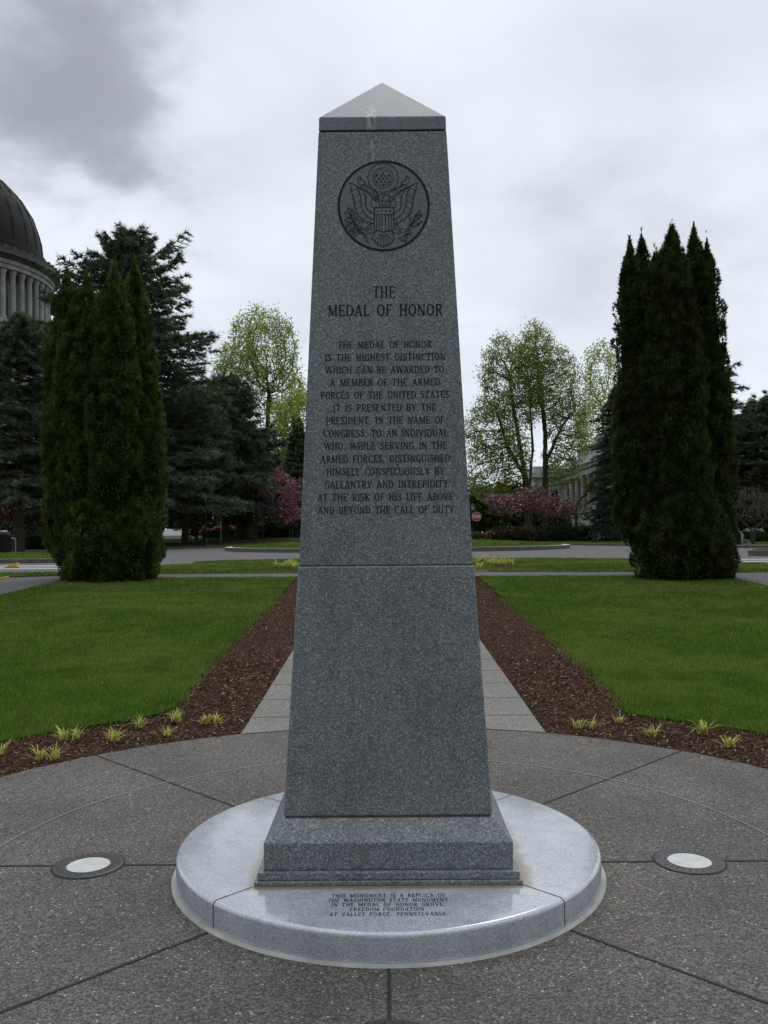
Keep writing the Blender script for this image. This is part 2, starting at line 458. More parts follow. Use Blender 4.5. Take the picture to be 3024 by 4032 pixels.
M['spring'] = leafy('spring_leaves', [(0, (.18, .25, .04)), (.5, (.32, .40, .085)), (1, (.48, .53, .19))], trans=.55, spec=.05)
M['spring_dull'] = leafy('dull_spring_leaves', [(0, (.15, .20, .045)), (.5, (.26, .325, .085)), (1, (.42, .46, .19))], trans=.55, spec=.05)
M['olive'] = leafy('olive_leaves', [(0, (.07, .085, .012)), (.6, (.13, .15, .020)), (1, (.20, .22, .035))], trans=.4, spec=.05)
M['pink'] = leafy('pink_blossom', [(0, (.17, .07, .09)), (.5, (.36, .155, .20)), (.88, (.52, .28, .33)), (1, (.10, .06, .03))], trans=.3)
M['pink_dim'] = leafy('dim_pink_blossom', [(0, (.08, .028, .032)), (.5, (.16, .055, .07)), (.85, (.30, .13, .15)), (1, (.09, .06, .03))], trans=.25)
M['mauve'] = leafy('mauve_blossom', [(0, (.13, .055, .060)), (.45, (.22, .10, .105)), (.72, (.15, .095, .055)), (.88, (.42, .24, .25)), (1, (.65, .46, .45))], trans=.3)
M['purple'] = leafy('purple_leaves', [(0, (.030, .012, .014)), (.6, (.065, .022, .026)), (1, (.12, .05, .05))], trans=.25)
M['orange'] = leafy('orange_flowers', [(0, (.55, .09, .015)), (.6, (.75, .14, .03)), (1, (.8, .25, .06))], trans=.2)
M['redflower'] = leafy('azalea_flowers', [(0, (.25, .05, .07)), (.6, (.42, .10, .13)), (1, (.55, .22, .25))], trans=.2)
M['shrub'] = leafy('shrub_leaves', [(0, (.016, .022, .009)), (.6, (.034, .042, .016)), (1, (.060, .062, .024))], trans=.2)
M['hedge'] = leafy('hedge_leaves', [(0, (.025, .040, .010)), (.6, (.05, .078, .016)), (1, (.085, .12, .03))], trans=.2)
M['brown_hedge'] = leafy('brown_hedge_leaves', [(0, (.09, .08, .045)), (.6, (.17, .15, .085)), (1, (.25, .22, .13))], trans=.2)
M['twigs'] = leafy('brown_twigs', [(0, (.045, .03, .03)), (.7, (.085, .06, .055)), (1, (.20, .15, .14))], trans=.15)
M['green_tree'] = leafy('green_leaves', [(0, (.03, .05, .012)), (.6, (.06, .09, .02)), (1, (.11, .14, .035))], trans=.3)
M['shoots'] = leafy('yellow_green_blades', [(0, (.26, .34, .04)), (.35, (.45, .47, .10)), (1, (.70, .66, .26))], trans=.3, rough=.6, spec=.1)
M['car_paint'] = simple('dark_car_paint', (.012, .013, .016), .25, noise=.05)
M['tyre'] = simple('tyre_rubber', (.012, .012, .012), .9, noise=.2)
M['flag'] = simple('flag_red_cloth', (.25, .05, .05), .9, noise=.5, scale=4)
M['lamp_glass'] = simple('lamp_pale_glass', (.45, .46, .44), .3, noise=.05)
M['banner'] = simple('dark_blue_banner', (.012, .016, .035), .8, noise=.2)
M['fence'] = simple('dark_fence_metal', (.015, .016, .015), .7, noise=.2)


def rust_disc(t, oc, c):
    """Rusty run-off stains beside the plinth, on the disc's right and along its front edge, with ragged outlines."""
    sp = nd(t, 'ShaderNodeSeparateXYZ'); t.links.new(oc, sp.inputs[0])
    n = nd(t, 'ShaderNodeTexNoise', Scale=7.0, Detail=7.0, Roughness=.7); t.links.new(oc, n.inputs['Vector'])
    w = math_n(t, 'MULTIPLY', math_n(t, 'SUBTRACT', n.outputs[0], .5), .34)
    xx = math_n(t, 'ADD', sp.outputs[0], w)
    right = math_n(t, 'MULTIPLY', ramp(t, math_n(t, 'SUBTRACT', xx, .50), [(.0, 0), (.001, 1), (.075, 1), (.11, 0)]),
                   math_n(t, 'MULTIPLY', smooth(t, sp.outputs[1], -.60, -.5), smooth(t, sp.outputs[1], .42, .1)))
    f = math_n(t, 'MULTIPLY', right, ramp(t, n.outputs[0], [(.3, .35), (.7, 1)]))
    c = mixc(t, math_n(t, 'MULTIPLY', f, .95), c, (.24, .17, .09))
    fy = ramp(t, math_n(t, 'ADD', math_n(t, 'MULTIPLY', w, .12), math_n(t, 'ADD', sp.outputs[1], 1.0)), [(.405, 0), (.435, .9), (.47, .9)])
    inx = math_n(t, 'MULTIPLY', smooth(t, sp.outputs[0], -.60, -.55), smooth(t, sp.outputs[0], .60, .56))
    fr = math_n(t, 'MULTIPLY', math_n(t, 'MULTIPLY', fy, inx), ramp(t, sp.outputs[1], [(.0, 1), (.001, 0)]))
    return mixc(t, math_n(t, 'MULTIPLY', fr, .9), c, (.20, .13, .05))


def streak(x0, w, z0, z1, col=(.42, .42, .39), thr=.47):
    def f(t, oc, c):
        sp = nd(t, 'ShaderNodeSeparateXYZ'); t.links.new(oc, sp.inputs[0])
        mp = nd(t, 'ShaderNodeMapping'); mp.inputs['Scale'].default_value = (70, 70, 16); t.links.new(oc, mp.inputs[0])
        n = nd(t, 'ShaderNodeTexNoise', Scale=1.0, Detail=5.0, Roughness=.65); t.links.new(mp.outputs[0], n.inputs['Vector'])
        d = math_n(t, 'ABSOLUTE', math_n(t, 'SUBTRACT', sp.outputs[0], x0))
        band = smooth(t, d, w, w * .35)
        zz = math_n(t, 'MULTIPLY', smooth(t, sp.outputs[2], z0 - .03, z0 + .03), smooth(t, sp.outputs[2], z1 + .03, z1 - .03))
        front = smooth(t, sp.outputs[1], 0.0, -.1)
        msk = ramp(t, n.outputs[0], [(thr, 0), (thr + .06, 1)])
        k = math_n(t, 'MULTIPLY', math_n(t, 'MULTIPLY', band, zz), math_n(t, 'MULTIPLY', msk, front))
        return mixc(t, math_n(t, 'MULTIPLY', k, .8), c, col)
    return f


GD, GM_, GL = (.060, .070, .074), (.160, .178, .184), (.41, .44, .44)
M['granite_low'] = granite('granite_shaft', GD, GM_, GL, 360, .5)
M['granite_up'] = granite('granite_shaft_upper', GD, GM_, GL, 360, .5, extra=streak(-.052, .016, 2.95, 3.36, thr=.56))
M['granite_cap'] = granite('granite_cap', (.105, .12, .132), (.165, .185, .20), (.26, .285, .30), 380, .42, extra=streak(-.052, .030, 3.30, 3.50))
M['granite_plinth'] = granite('granite_plinth', GD, GM_, GL, 320, .45)
M['granite_disc'] = granite('granite_disc', (.28, .295, .318), (.435, .456, .49), (.575, .60, .635), 340, .13, extra=rust_disc, spec=.5)
M['granite_disc'].node_tree.nodes['Principled BSDF'].inputs['IOR'].default_value = 2.35
M['granite_seal'] = granite('granite_seal_field', (.080, .090, .094), (.135, .150, .153), (.20, .22, .22), 340, .4)

# ------------------------------------------------------------------ ground
PSI = -0.0044
g_out = [(-900, -300), (900, -300), (900, 1500), (-900, 1500)]
drape('ground', g_out, -0.03, M['far_grass'])
drape('mulch_bed', [(-6.5, -6), (6.5, -6), (6.5, 17.25), (-6.5, 17.25)], 0.0, M['mulch'])
plaza = drape('plaza', circle(2.93, 128), 0.010, M['plaza'])
drape('path', [(-1.14, 2.69), (-.6, 2.86), (0, 2.925), (.6, 2.86), (1.24, 2.65), (1.245, 17.3), (-1.12, 17.3)], 0.008, M['path'])
drape('back_path', [(-1.14, -2.69), (-.6, -2.86), (0, -2.925), (.6, -2.86), (1.24, -2.65), (1.24, -9), (-1.14, -9)], 0.008, M['path'])
# grooves and the scored ring of the plaza
jm = MB()


def strip(mb, p, q, w, off):
    p = np.array(p, float); q = np.array(q, float); n = np.array([-(q - p)[1], (q - p)[0]]); n = n / np.linalg.norm(n) * w / 2
    mb.add([(*(p + n), T(p[1]) + off), (*(p - n), T(p[1]) + off), (*(q - n), T(q[1]) + off), (*(q + n), T(q[1]) + off)], [(0, 1, 2, 3)])


for k in range(8):
    a = R(45 * k) + PSI
    if k == 2: continue
    j = MB(); V = []; F = []; gr = random.Random(k)
    for i in range(90):
        r = .995 + (2.925 - .995) * i / 89; c_, s0 = math.cos(a), math.sin(a); wl_, wr_ = .0045 + abs(gr.gauss(0, .0022)), .0045 + abs(gr.gauss(0, .0022))
        V += [(r * c_ - s0 * wl_, r * s0 + c_ * wl_, .013), (r * c_ + s0 * wr_, r * s0 - c_ * wr_, .013)]
        if i: F.append((2 * i - 2, 2 * i - 1, 2 * i + 1, 2 * i))
    j.add(V, F)
    j.build('groove', M['joint'], plaza)
MB().lathe([(1.949, .014), (1.956, .014)], 160).build('score_ring', M['score'], plaza)
pj = MB()
for k in range(1, 22): strip(pj, (-1.13, 2.62 + .655 * k), (1.24, 2.62 + .655 * k), .012, .0115)
o = pj.build('path_joints', M['path_joint']); o['kind'] = 'structure'
pe = MB(); [strip(pe, a, b, .02, .0125) for a, b in zip([(-1.13, 2.70), (-.6, 2.862), (0, 2.927), (.6, 2.862)], [(-.6, 2.862), (0, 2.927), (.6, 2.862), (1.24, 2.655)])]
o = pe.build('path_edge_joint', M['joint']); o['kind'] = 'structure'

LAWN_L = [(-1.93, 3.42), (-1.88, 3.66), (-1.9, 4.1), (-1.94, 4.78), (-1.99, 6.03), (-2.02, 8.03), (-2.04, 10.6), (-2.06, 13.2), (-2.10, 17.22),
          (-5.4, 17.25), (-7.6, 17.0), (-7.72, 15.9), (-7.72, -6), (-6.5, -6.0)] + [(-3.84 * math.cos(R(a)), 3.84 * math.sin(R(a))) for a in range(-52, 60, 4)]
LAWN_R = [(2.02, 3.27), (2.07, 3.54), (2.15, 4.11), (2.13, 4.59), (2.16, 5.37), (2.17, 6.77), (2.20, 9.0), (2.22, 12.0), (2.24, 17.0),
          (5.9, 16.75), (8.0, 16.2), (7.98, 15.1), (7.95, -6), (6.5, -6)] + [(3.84 * math.cos(R(a)), 3.84 * math.sin(R(a))) for a in range(-52, 58, 4)]
rr_ = random.Random(3)


def ragged(poly, amp=.028):
    o = []
    for a, b in zip(poly, poly[1:] + poly[:1]):
        L = math.hypot(b[0] - a[0], b[1] - a[1]); k = max(1, int(L / .16)) if L < 6 else 1
        for i in range(k): o.append((a[0] + (b[0] - a[0]) * i / k + (rr_.gauss(0, amp) if i else 0), a[1] + (b[1] - a[1]) * i / k + (rr_.gauss(0, amp) if i else 0)))
    return o


EDGE_L, EDGE_R = (LAWN_L[:8], LAWN_L[14:]), (LAWN_R[:8], LAWN_R[14:])
LAWN_L, LAWN_R = ragged(LAWN_L), ragged(LAWN_R)
drape('lawn', LAWN_L, 0.022, M['lawn_base'], skirt=.03)
drape('lawn', LAWN_R, 0.022, M['lawn_base'], skirt=.03)
drape('cross_walk_path', [(-7.72, -8), (-9.9, -8), (-9.9, 16.5), (-9.7, 17.7), (-8.2, 18.15), (-5.8, 18.5), (-2.2, 18.35), (2.4, 18.3), (6.2, 17.9), (8.6, 17.35), (10.2, 17.5), (10.2, -8),
                          (7.9, -8), (7.95, 16.0), (5.9, 16.7), (2.25, 17.0), (-2.1, 17.2), (-5.4, 17.25), (-7.65, 16.9)], 0.014, M['walk'])
ROAD = [(-160, 17.0), (-9.9, 17.0), (9.9, 17.0), (160, 15.0), (160, 80), (-160, 80)]
drape('road', ROAD, -0.004, M['asphalt'])
STRIP = [(-6.95, 18.45), (-5.8, 18.52), (-2.2, 18.37), (2.4, 18.32), (6.2, 17.92), (8.6, 17.37), (11.5, 17.5), (30, 17.3), (30, 21.3), (11.4, 21.6), (10.6, 22.0), (10.2, 25), (9, 27.3),
         (6.5, 28.6), (3.6, 29.4), (0, 30.4), (-3.5, 30.4), (-6.0, 29.3), (-6.9, 27.9), (-6.5, 25.3), (-7.15, 24.0)]
verge = drape('verge', STRIP, 0.02, M['lawn_base'], skirt=.04)
VERGE_L = [(-9.9, 17.75), (-7.9, 18.2), (-8.0, 19.0), (-8.6, 19.35), (-10.1, 19.2), (-10.6, 18.6)]
drape('verge', VERGE_L, 0.03, M['lawn_base'], skirt=.05)
drape('far_path', [(-1.9, 18.36), (2.7, 18.33), (2.6, 22.4), (1.2, 23.2), (1.2, 30.0), (-1.0, 30.2), (-1.0, 23.2), (-2.0, 22.4)], 0.026, M['path'])
drape('ramp_path', [(-6.6, 25.6), (-6.4, 24.9), (-1.0, 25.3), (-1.0, 26.1)], 0.027, M['path'])
drape('mulch_patch', [(-2.0, 18.9), (-3.3, 19.3), (-3.4, 22.6), (-2.4, 23.6), (-1.05, 23.3), (-2.05, 22.4)], 0.030, M['mulch'])
drape('mulch_patch', [(2.75, 18.9), (4.0, 19.3), (4.1, 22.8), (2.6, 23.6), (1.25, 23.3), (2.65, 22.4)], 0.030, M['mulch'])


def kerbed(name, outline, h=.14, w=.16, top=None, mat_top=None):
    """A raised kerb ring round an outline: real step."""
    n = len(outline); c = np.mean(np.array(outline, float), 0); V = []; F = []
    P = np.array(outline, float)
    nx = np.roll(P, -1, 0) - np.roll(P, 1, 0); nrm_ = np.stack([nx[:, 1], -nx[:, 0]], 1); nrm_ /= np.linalg.norm(nrm_, axis=1)[:, None]
    area = 0.5 * np.sum(P[:, 0] * np.roll(P[:, 1], -1) - np.roll(P[:, 0], -1) * P[:, 1])
    if area < 0: nrm_ = -nrm_
    I = P - nrm_ * w
    side = MB(); tp = MB()
    for i in range(n):
        j = (i + 1) % n
        z = [T(P[i][1]), T(P[j][1])]
        side.add([(*P[i], z[0] - .05), (*P[j], z[1] - .05), (*P[j], z[1] + h), (*P[i], z[0] + h)], [(0, 1, 2, 3)])
        tp.add([(*P[i], z[0] + h), (*P[j], z[1] + h), (*I[j], z[1] + h), (*I[i], z[0] + h)], [(0, 1, 2, 3)])
    return side, tp


# the round island with a mounded lawn
ISL = circle(11.4, 72, 0.9, 54.6)
s_, t_ = kerbed('k', ISL, .24, .45)
o = s_.build('island_kerb', M['kerb']); o['kind'] = 'structure'
o = t_.build('island_kerb_top', M['kerb_top']); o['kind'] = 'structure'
MB().lathe([(10.95, .85), (10.6, .86), (9, .99), (7, 1.10), (4, 1.17), (0.01, 1.19)], 72, cx=.9, cy=54.6).build('island_lawn', M['lawn_base'])['kind'] = 'structure'
# land across the road, raised behind a kerb
FAR = [(-160, 66), (-60, 67), (-31, 68.6), (-24, 67.5), (-17.5, 66.3), (-13.6, 69.4), (-8, 74), (0, 77), (8, 75), (13, 70), (16, 65.2), (18, 58.3), (21.2, 48.2), (26, 47.2), (160, 46), (900, 46), (900, 1500), (-900, 1500), (-900, 66)]
bm = bmesh.new(); bm.faces.new([bm.verts.new((x, y, 0)) for x, y in FAR]); bm.normal_update(); bmesh.ops.triangulate(bm, faces=bm.faces)
for y in np.arange(66, 98, 2.0): bmesh.ops.bisect_plane(bm, geom=bm.verts[:] + bm.edges[:] + bm.faces[:], plane_co=(0, float(y), 0), plane_no=(0, 1, 0), dist=1e-5)
for x in np.arange(-48, 10, 3.0): bmesh.ops.bisect_plane(bm, geom=bm.verts[:] + bm.edges[:] + bm.faces[:], plane_co=(float(x), 0, 0), plane_no=(1, 0, 0), dist=1e-5)
for v in bm.verts: v.co.z = float(HF(v.co.x, v.co.y))
me = bpy.data.meshes.new('far_land'); bm.to_mesh(me); bm.free(); link_mesh('far_land', me, M['far_grass'])['kind'] = 'structure'


def ribbon(mb, pts, w, off):
    """A strip w metres wide along a line, lying on the far land."""
    P = []
    for a, b in zip(pts[:-1], pts[1:]):
        k = max(1, int(math.hypot(b[0] - a[0], b[1] - a[1]) / 1.5)); P += [np.array(a) + (np.array(b) - np.array(a)) * i / k for i in range(k)]
    P = np.array(P + [np.array(pts[-1])], float); d = np.gradient(P, axis=0); n = np.stack([-d[:, 1], d[:, 0]], 1); n /= np.linalg.norm(n, axis=1)[:, None]
    V = []; F = []
    for i, (p, q) in enumerate(zip(P, n)):
        for k in (-1, 0, 1):
            c = p + q * w / 2 * k; V.append((c[0], c[1], float(HF(c[0], c[1])) + off))
        if i: F += [(3 * i - 3, 3 * i - 2, 3 * i + 1, 3 * i), (3 * i - 2, 3 * i - 1, 3 * i + 2, 3 * i + 1)]
    mb.add(V, F)


kb = MB()
for a, b in zip(FAR[:14], FAR[1:15]):
    ribbon(kb, [a, b], .3, .012)
    d_ = np.array([b[0] - a[0], b[1] - a[1]]); n_ = np.array([d_[1], -d_[0]]) / np.linalg.norm(d_) * .16; A_, B_ = np.array(a) + n_, np.array(b) + n_
    kb.add([(*A_, .58), (*B_, .58), (*B_, .735), (*A_, .735)], [(0, 1, 2, 3)])
kb.build('far_kerb_top', M['kerb'])['kind'] = 'structure'
sw = MB()
ribbon(sw, [(-60, 80), (-24, 80), (-14, 82), (-4, 86), (4, 89)], 1.1, .02)
ribbon(sw, [(19.8, 54), (22.6, 50.3), (30, 49.2), (60, 48.5)], 2.2, .012)
sw.build('far_sidewalk', M['walk'])['kind'] = 'structure'
sl = MB()
ribbon(sl, [(-60, 75.5), (-22, 75.2), (-14, 77.4), (-5, 82), (0, 84)], 3.2, .016)
sl.build('bare_soil', M['mulch'])['kind'] = 'structure'
# kerbed grass islands at the street mouths
IL = [(-60, 28.3), (-14.6, 28.7), (-12.6, 28.6), (-11.9, 29.3), (-12.6, 31.5), (-14.5, 36), (-17.5, 42), (-20.5, 44.2), (-60, 46)]
s_, t_ = kerbed('k', IL, .16, .2); s_.build('verge_kerb', M['kerb'])['kind'] = 'structure'; t_.build('verge_kerb_top', M['kerb_top'])['kind'] = 'structure'
drape('verge', IL, .15, M['lawn_base'])
IR = [(14.5, 30.6), (15.2, 29.9), (60, 28.4), (60, 39), (24, 40), (18, 36.5)]
s_, t_ = kerbed('k', IR, .22, .2); s_.build('verge_kerb', M['kerb'])['kind'] = 'structure'; t_.build('verge_kerb_top', M['kerb_top'])['kind'] = 'structure'
drape('verge', IR, .21, M['lawn_base'])
cw = MB()
for yy in (22.7, 24.2, 25.6): strip(cw, (-32, yy + .4), (-8.4, yy), .38, .003)
for yy in (22.4, 24.1, 26.2): strip(cw, (11.6, yy), (30, yy - .5), .42, .003)
cw.build('crosswalk_stripes', M['white_paint'])['kind'] = 'structure'

# grass blades and bark chips (uncountable)
RNG = np.random.default_rng(7)


def inside(P, poly):
    poly = np.array(poly, float); x, y = P[:, 0], P[:, 1]; r = np.zeros(len(P), bool)
    j = len(poly) - 1
    for i in range(len(poly)):
        xi, yi = poly[i]; xj, yj = poly[j]
        cnd = ((yi > y) != (yj > y)) & (x < (xj - xi) * (y - yi) / (yj - yi + 1e-12) + xi)
        r ^= cnd; j = i
    return r


def scatter(poly, dens, box=None):
    poly = np.array(poly, float); lo = poly.min(0); hi = poly.max(0)
    if box: lo = np.maximum(lo, box[:2]); hi = np.minimum(hi, box[2:])
    n = int((hi[0] - lo[0]) * (hi[1] - lo[1]) * dens)
    P = lo + RNG.random((n, 2)) * (hi - lo)
    return P[inside(P, poly)]


def blades(P, h, w, off, zfun=Tn):
    n = len(P); a = RNG.random(n) * 6.283; z = zfun(P[:, 1]) + off
    hh = h * (0.55 + .75 * RNG.random(n)); lean = .6 * hh * RNG.random(n); b = RNG.random(n) * 6.283
    dx, dy = np.cos(a) * w / 2, np.sin(a) * w / 2
    V = np.empty((n, 3, 3))
    V[:, 0] = np.stack([P[:, 0] - dx, P[:, 1] - dy, z], 1); V[:, 1] = np.stack([P[:, 0] + dx, P[:, 1] + dy, z], 1)
    V[:, 2] = np.stack([P[:, 0] + lean * np.cos(b), P[:, 1] + lean * np.sin(b), z + hh], 1)
    return V.reshape(-1, 3)


def tris(n): return np.arange(3 * n, dtype=np.int32).reshape(-1, 3)


def grass(name, pieces):
    V = np.concatenate([blades(*p) for p in pieces])
    o = np_mesh(name, V, tris(len(V) // 3), M['blades']); o['kind'] = 'stuff'; o['category'] = 'grass'; o['label'] = 'short mown green grass of the lawns'
    return o


for L, ED_ in ((LAWN_L, EDGE_L), (LAWN_R, EDGE_R)):
    pc = [(scatter(L, 3000, (-7.8, 1.0, 8.1, 6.5)), .036, .006, .02), (scatter(L, 1700, (-7.8, 6.5, 8.1, 11)), .036, .009, .02),
          (scatter(L, 1000, (-7.8, 11, 8.1, 17.5)), .038, .013, .02), (scatter(L, 500, (-7.8, -6, 8.1, 1.0)), .036, .008, .02)]
    # longer uncut fringe along the edge against the mulch
    E_ = np.array(ED_[0], float); ring = np.array(ED_[1], float)
    fr = []
    for seg in (E_, ring):
        for a, b in zip(seg[:-1], seg[1:]):
            k = int(np.linalg.norm(b - a) * 330); t = RNG.random((k, 1)); fr.append(a + (b - a) * t + RNG.normal(0, .05, (k, 2)))
    pc.append((np.concatenate(fr), .062, .006, .008))
    grass('grass', pc)
grass('grass', [(scatter(STRIP, 420, (-7.2, 17.3, 14, 31)), .05, .022, .018), (scatter(VERGE_L, 600), .05, .02, .03)])
iz = lambda y: np.full(len(y), .60)
P = np.stack([np.sqrt(RNG.random(30000)) * 10.9, RNG.random(30000) * 6.283], 1)
PX = np.stack([.9 + P[:, 0] * np.cos(P[:, 1]), 54.6 + P[:, 0] * np.sin(P[:, 1])], 1)
zi = np.interp(P[:, 0], [0, 4, 7, 9, 10.6, 10.95], [1.19, 1.17, 1.10, .99, .86, .85])
V = blades(PX, .07, .06, 0, lambda y: zi - .01)
o = np_mesh('grass', V, tris(len(PX)), M['blades']); tag(o, 'mown green grass on the round mound', 'grass', kind='stuff')
grass('grass', [(scatter(IL, 160, (-30, 28, -11, 46)), .06, .04, .15), (scatter(IR, 160, (14, 28, 30, 40)), .06, .04, .21)])


def chips(P, off):
    n = len(P); a = RNG.random(n) * 6.283; L = .006 + .020 * RNG.random(n) ** 2; w = .0022 + .0042 * RNG.random(n)
    big = RNG.random(n) < .02; L = np.where(big, L * 1.7, L)
    z = Tn(P[:, 1]) + off + .016 * RNG.random(n); tl = RNG.normal(0, .35, n); ro = RNG.normal(0, .4, n)
    ux = np.stack([np.cos(a) * np.cos(tl), np.sin(a) * np.cos(tl), np.sin(tl)], 1) * L[:, None]
    vx = np.stack([-np.sin(a) * np.cos(ro), np.cos(a) * np.cos(ro), np.sin(ro)], 1) * w[:, None]
    c = np.stack([P[:, 0], P[:, 1], z], 1)
    V = np.stack([c - ux - vx * .6, c + ux * .9 - vx, c + ux + vx * .7, c - ux * .8 + vx], 1).reshape(-1, 3)
    return V


MUL_L = [(-1.15, 2.72), (-2.93 * .7, 2.93 * .7), (-2.94, 0.2), (-3.9, 0.2), (-3.84, 0.5), (-2.9, 2.5), (-2.3, 3.1), (-1.92, 3.45), (-1.9, 4.1), (-2.0, 6.0), (-2.06, 13.2), (-2.1, 17.2), (-1.13, 17.2)]
MUL_R = [(1.26, 2.66), (2.93 * .7, 2.93 * .7), (2.94, 0.2), (3.9, 0.2), (3.84, 0.5), (2.9, 2.5), (2.3, 3.05), (2.04, 3.3), (2.1, 4.1), (2.17, 6.0), (2.22, 12.0), (2.24, 17.0), (1.26, 17.0)]
PC = np.concatenate([scatter(p, 2600, (-4, 0, 4, 6)) for p in (MUL_L, MUL_R)] + [scatter(p, 1000, (-4, 6, 4, 17.2)) for p in (MUL_L, MUL_R)])
PC = PC[np.hypot(PC[:, 0], PC[:, 1]) > 2.935]
sp_a = RNG.random(260) * math.pi; sp_r = 2.94 - np.abs(RNG.normal(0, .07, 260)); sp_p = np.stack([sp_r * np.cos(sp_a), sp_r * np.sin(sp_a)], 1); sp_p = sp_p[np.abs(sp_p[:, 0]) > 1.2]
V = np.concatenate([chips(PC, .004), chips(sp_p, .012)])
o = np_mesh('bark_chips', V, np.arange(len(V), dtype=np.int32).reshape(-1, 4), M['chips']); tag(o, 'brown shredded bark mulch beside the path', 'bark mulch', kind='stuff')

# ------------------------------------------------------------------ buildings
exec_later = []


def domed_building():
    Z = 155.0; Y = Z + CAM[1]
    xc = (-225 - 1512) / CAM_F * Z
    b = empty('domed_building', (xc, Y, .6), 'grey stone domed building with column ring behind the trees', 'building')
    z = lambda h: h - .6
    prof = [(16.7 * math.cos(t), z(52.3) + 17.0 * math.sin(t)) for t in np.linspace(0, math.pi / 2 - .02, 22)]
    dome = MB().lathe(prof, 96, cap1=True).build('dome', M['dome'], b, smooth_=True)
    for k in range(32):
        a = 2 * math.pi * k / 32
        MB().tube([((r - .08) * math.cos(a), (r - .08) * math.sin(a), h) for r, h in prof[::3]], .28, 6).build('dome_rib', M['dome'], dome)
    MB().lathe([(16.2, z(52.6)), (17.2, z(52.6)), (17.3, z(51.8)), (17.9, z(51.6)), (17.9, z(50.9)), (18.1, z(50.7)), (18.1, z(50.2)), (17, z(50.2))], 96).build('dome_base', M['dome'], b)
    MB().lathe([(16, z(50.6)), (17.7, z(50.4)), (17.7, z(49.3)), (16, z(49.3))], 96).build('attic_ring', M['dome_stone'], b)
    co = MB().lathe([(17, z(49.55)), (19.7, z(49.5)), (19.75, z(49.0)), (19.2, z(48.7)), (18.8, z(48.4)), (16.5, z(48.35))], 96).build('cornice', M['sandstone_dirty'], b)
    n_ = 432; V = []; F = []
    for i in range(n_):
        a = 2 * math.pi * i / n_; hh = z(50.45) if i % 6 in (0, 1, 2) else z(49.85)
        for r, h in ((19.65, z(49.45)), (19.65, hh), (19.1, hh), (19.1, z(49.45))): V.append((r * math.cos(a), r * math.sin(a), h))
        for k in range(3): F.append((4 * i + k, 4 * ((i + 1) % n_) + k, 4 * ((i + 1) % n_) + k + 1, 4 * i + k + 1))
    MB().add(V, F).build('cresting', M['sandstone_dirty'], co)
    MB().lathe([(16.5, z(48.35)), (18.7, z(48.34)), (18.7, z(47.7)), (18.45, z(47.6)), (18.45, z(46.9)), (16.5, z(46.8))], 96).build('entablature', M['dome_stone'], b)
    MB().lathe([(15.6, z(47)), (15.6, z(38.3))], 96).build('drum_wall', M['dome_stone'], b)
    for k in range(30):
        a = R(90 - 8 - 6.35 * k)
        cx, cy = 17.6 * math.cos(a - math.pi / 2 - R(8)), 17.6 * math.sin(a - math.pi / 2 - R(8))
        a2 = -math.pi / 2 + R(6.35 * (k - 8))
        cx, cy = 17.6 * math.cos(a2), 17.6 * math.sin(a2)
        MB().lathe([(.62, z(38.4)), (.62, z(38.9)), (.5, z(39.0)), (.5, z(43)), (.43, z(45.8)), (.48, z(45.9)), (.66, z(46.6)), (.66, z(46.85))], 14, cx=cx, cy=cy).build('column', M['dome_stone'], b, smooth_=True)
        if k % 2 == 0:
            r = 15.64; da = R(1.6); w = MB()
            w.add([(r * math.cos(a2 + R(3.2) + s * da), r * math.sin(a2 + R(3.2) + s * da), zz) for s, zz in ((-1, z(39.6)), (1, z(39.6)), (1, z(45.2)), (-1, z(45.2)))], [(0, 1, 2, 3)])
            w.build('window', M['window'], b)
    MB().lathe([(15.5, z(38.4)), (18.6, z(38.35)), (18.7, z(37.6)), (18.2, z(37.4)), (18.2, z(20)), (20.5, z(19.8)), (20.5, z(14))], 96).build('podium', M['dome_stone'], b)
    w = MB().box(-62, 26.6, -24, 25, 0, z(14.6)).build('wall', M['dome_stone'], b)
    MB().box(-62.6, 27.2, -24.6, 25.6, z(14.6), z(15.6)).build('roof_cornice', M['dome_stone'], b)
    for k in range(34):
        x = -60 + 2.55 * k
        for z0, z1 in ((1.5, 4.6), (6.6, 10.6)):
            MB().box(x, x + 1.2, -24.05, -23.9, z0, z1).build('window', M['window'], b)


domed_building()


